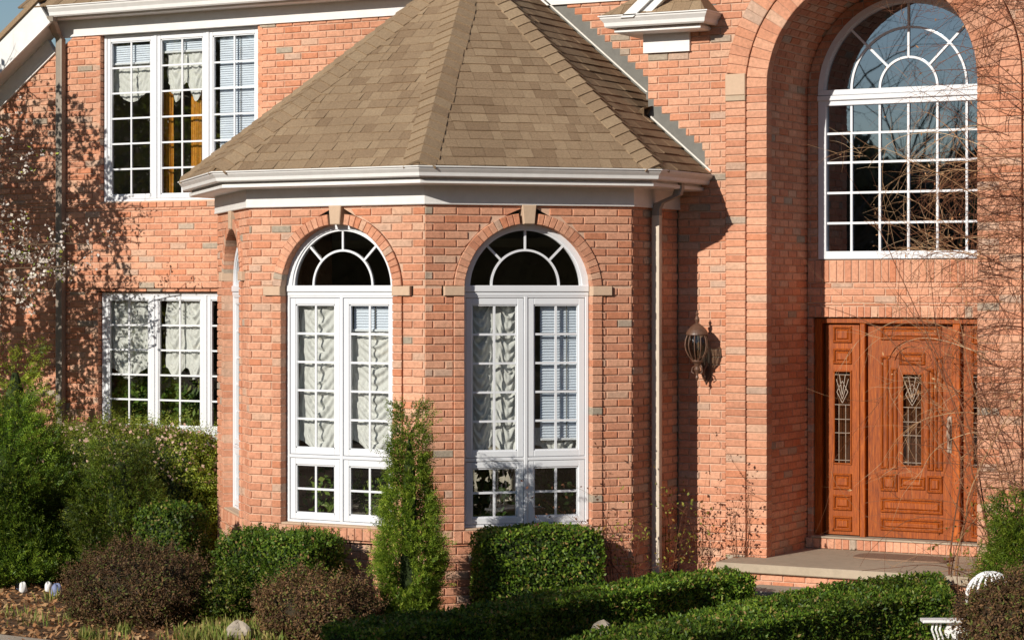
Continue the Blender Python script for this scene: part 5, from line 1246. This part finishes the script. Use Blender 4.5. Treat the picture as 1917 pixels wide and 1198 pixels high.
mb = MB(); box(mb, fA.P, .02, .55, -.35, .02, .40, .42, .5, 0, .005); build('seat', mb, M_CAST, ch)
for u, w_ in ((.05, 0), (.5, 0), (.05, -.33), (.5, -.33)):
    mb = MB(); tube(mb, [fA.P(u, w_, .41), fA.P(u+.02, w_, .2), fA.P(u-.01, w_, .04)], .012, 6); build('leg', mb, M_CAST, ch)

# ================================================================ UNSEEN TREE ADDED LEFT OF THE CAMERA to shade the long path hedge
sx, sy = .35, -13.0; t = thing('shade_tree', (sx, sy, 0), 'unseen leafy tree added left of the camera to shade the path hedge', 'tree')
mb = MB(); tube(mb, [(sx, sy, -.1), (sx, sy, 2.4)], [.1, .05], 8); build('trunk', mb, M_BARK, t)
n = 9000; d = RNG.normal(size=(n, 3)); d /= np.linalg.norm(d, axis=1)[:, None]; p = d*np.array([.95, .9, 2.0])*(RNG.uniform(.1, 1, n)**.4)[:, None]+np.array([sx, sy, 2.6]); build('crown', cat_(leaves(p, d, .14, aspect=.7)), M_TREEFAR, t)
# ================================================================ TREES ACROSS THE STREET (seen in the panes)
rdir = Vector((-math.sin(YAW), -math.cos(YAW), 0)); rside = Vector((math.cos(YAW), -math.sin(YAW), 0))
def backtree(i, lat, dist, H, wid, n=5000, bare=False):
    c = rdir*dist+rside*lat; t = thing('street_tree', (c.x, c.y, 0), '', 'tree', 'trees across the street, seen only as reflections')
    t['label'] = 'bare tree across the street' if bare else 'leafy tree across the street'
    mb = MB()
    if bare:
        for k in range(3): branchy(mb, (c.x+k*.2, c.y, 0), (random.uniform(-.2, .2), random.uniform(-.2, .2), 1), H*.62, .12, 3, .10, .0, 7, None, (0, .3), None, .5)
        build('branches', mb, M_BARK, t); return
    tube(mb, [(c.x, c.y, 0), (c.x, c.y, H*.5)], [.2, .1], 8); build('trunk', mb, M_BARK, t)
    d = RNG.normal(size=(n, 3)); d /= np.linalg.norm(d, axis=1)[:, None]; p = d*np.array([wid, wid, H*.48])*(RNG.uniform(.3, 1, n)**.5)[:, None]; p += (lump(p, .9, .9, i)[:, None])*d+np.array([c.x, c.y, H*.52]); p[:, 2] = np.maximum(p[:, 2], .05)
    build('crown', cat_(leaves(p, d, .55, aspect=.8)), M_TREEFAR, t)
for i, lat in enumerate(list(range(-40, 2, 4))+list(range(2, 22, 2))+list(range(22, 44, 4))):
    H = 6.3+random.uniform(-.9, .9) if 2 <= lat < 22 else 10+random.uniform(-1, 3)
    backtree(i, lat+random.uniform(-.6, .6), 42+random.uniform(-3, 3), H, 3.4 if not 2 <= lat < 22 else 2.3)
for i, (lat, dist, H) in enumerate(((5, 30, 11), (8, 33, 11), (10.5, 31, 10), (13, 30, 10), (2, 36, 12), (11.5, 36, 12), (7, 37, 12))): backtree(50+i, lat, dist, H, 3, bare=True)

for i in range(12):
    a = R(-62+12*i); d_ = 38+random.uniform(-4, 4); rdir = Vector((math.cos(a*.55-.25), math.sin(a*.55-.25)-.0, 0)); rside = Vector((-rdir.y, rdir.x, 0))
    if rdir.y > -.12: continue
    backtree(80+i, 0, d_, 12+random.uniform(-2, 3), 4.2)
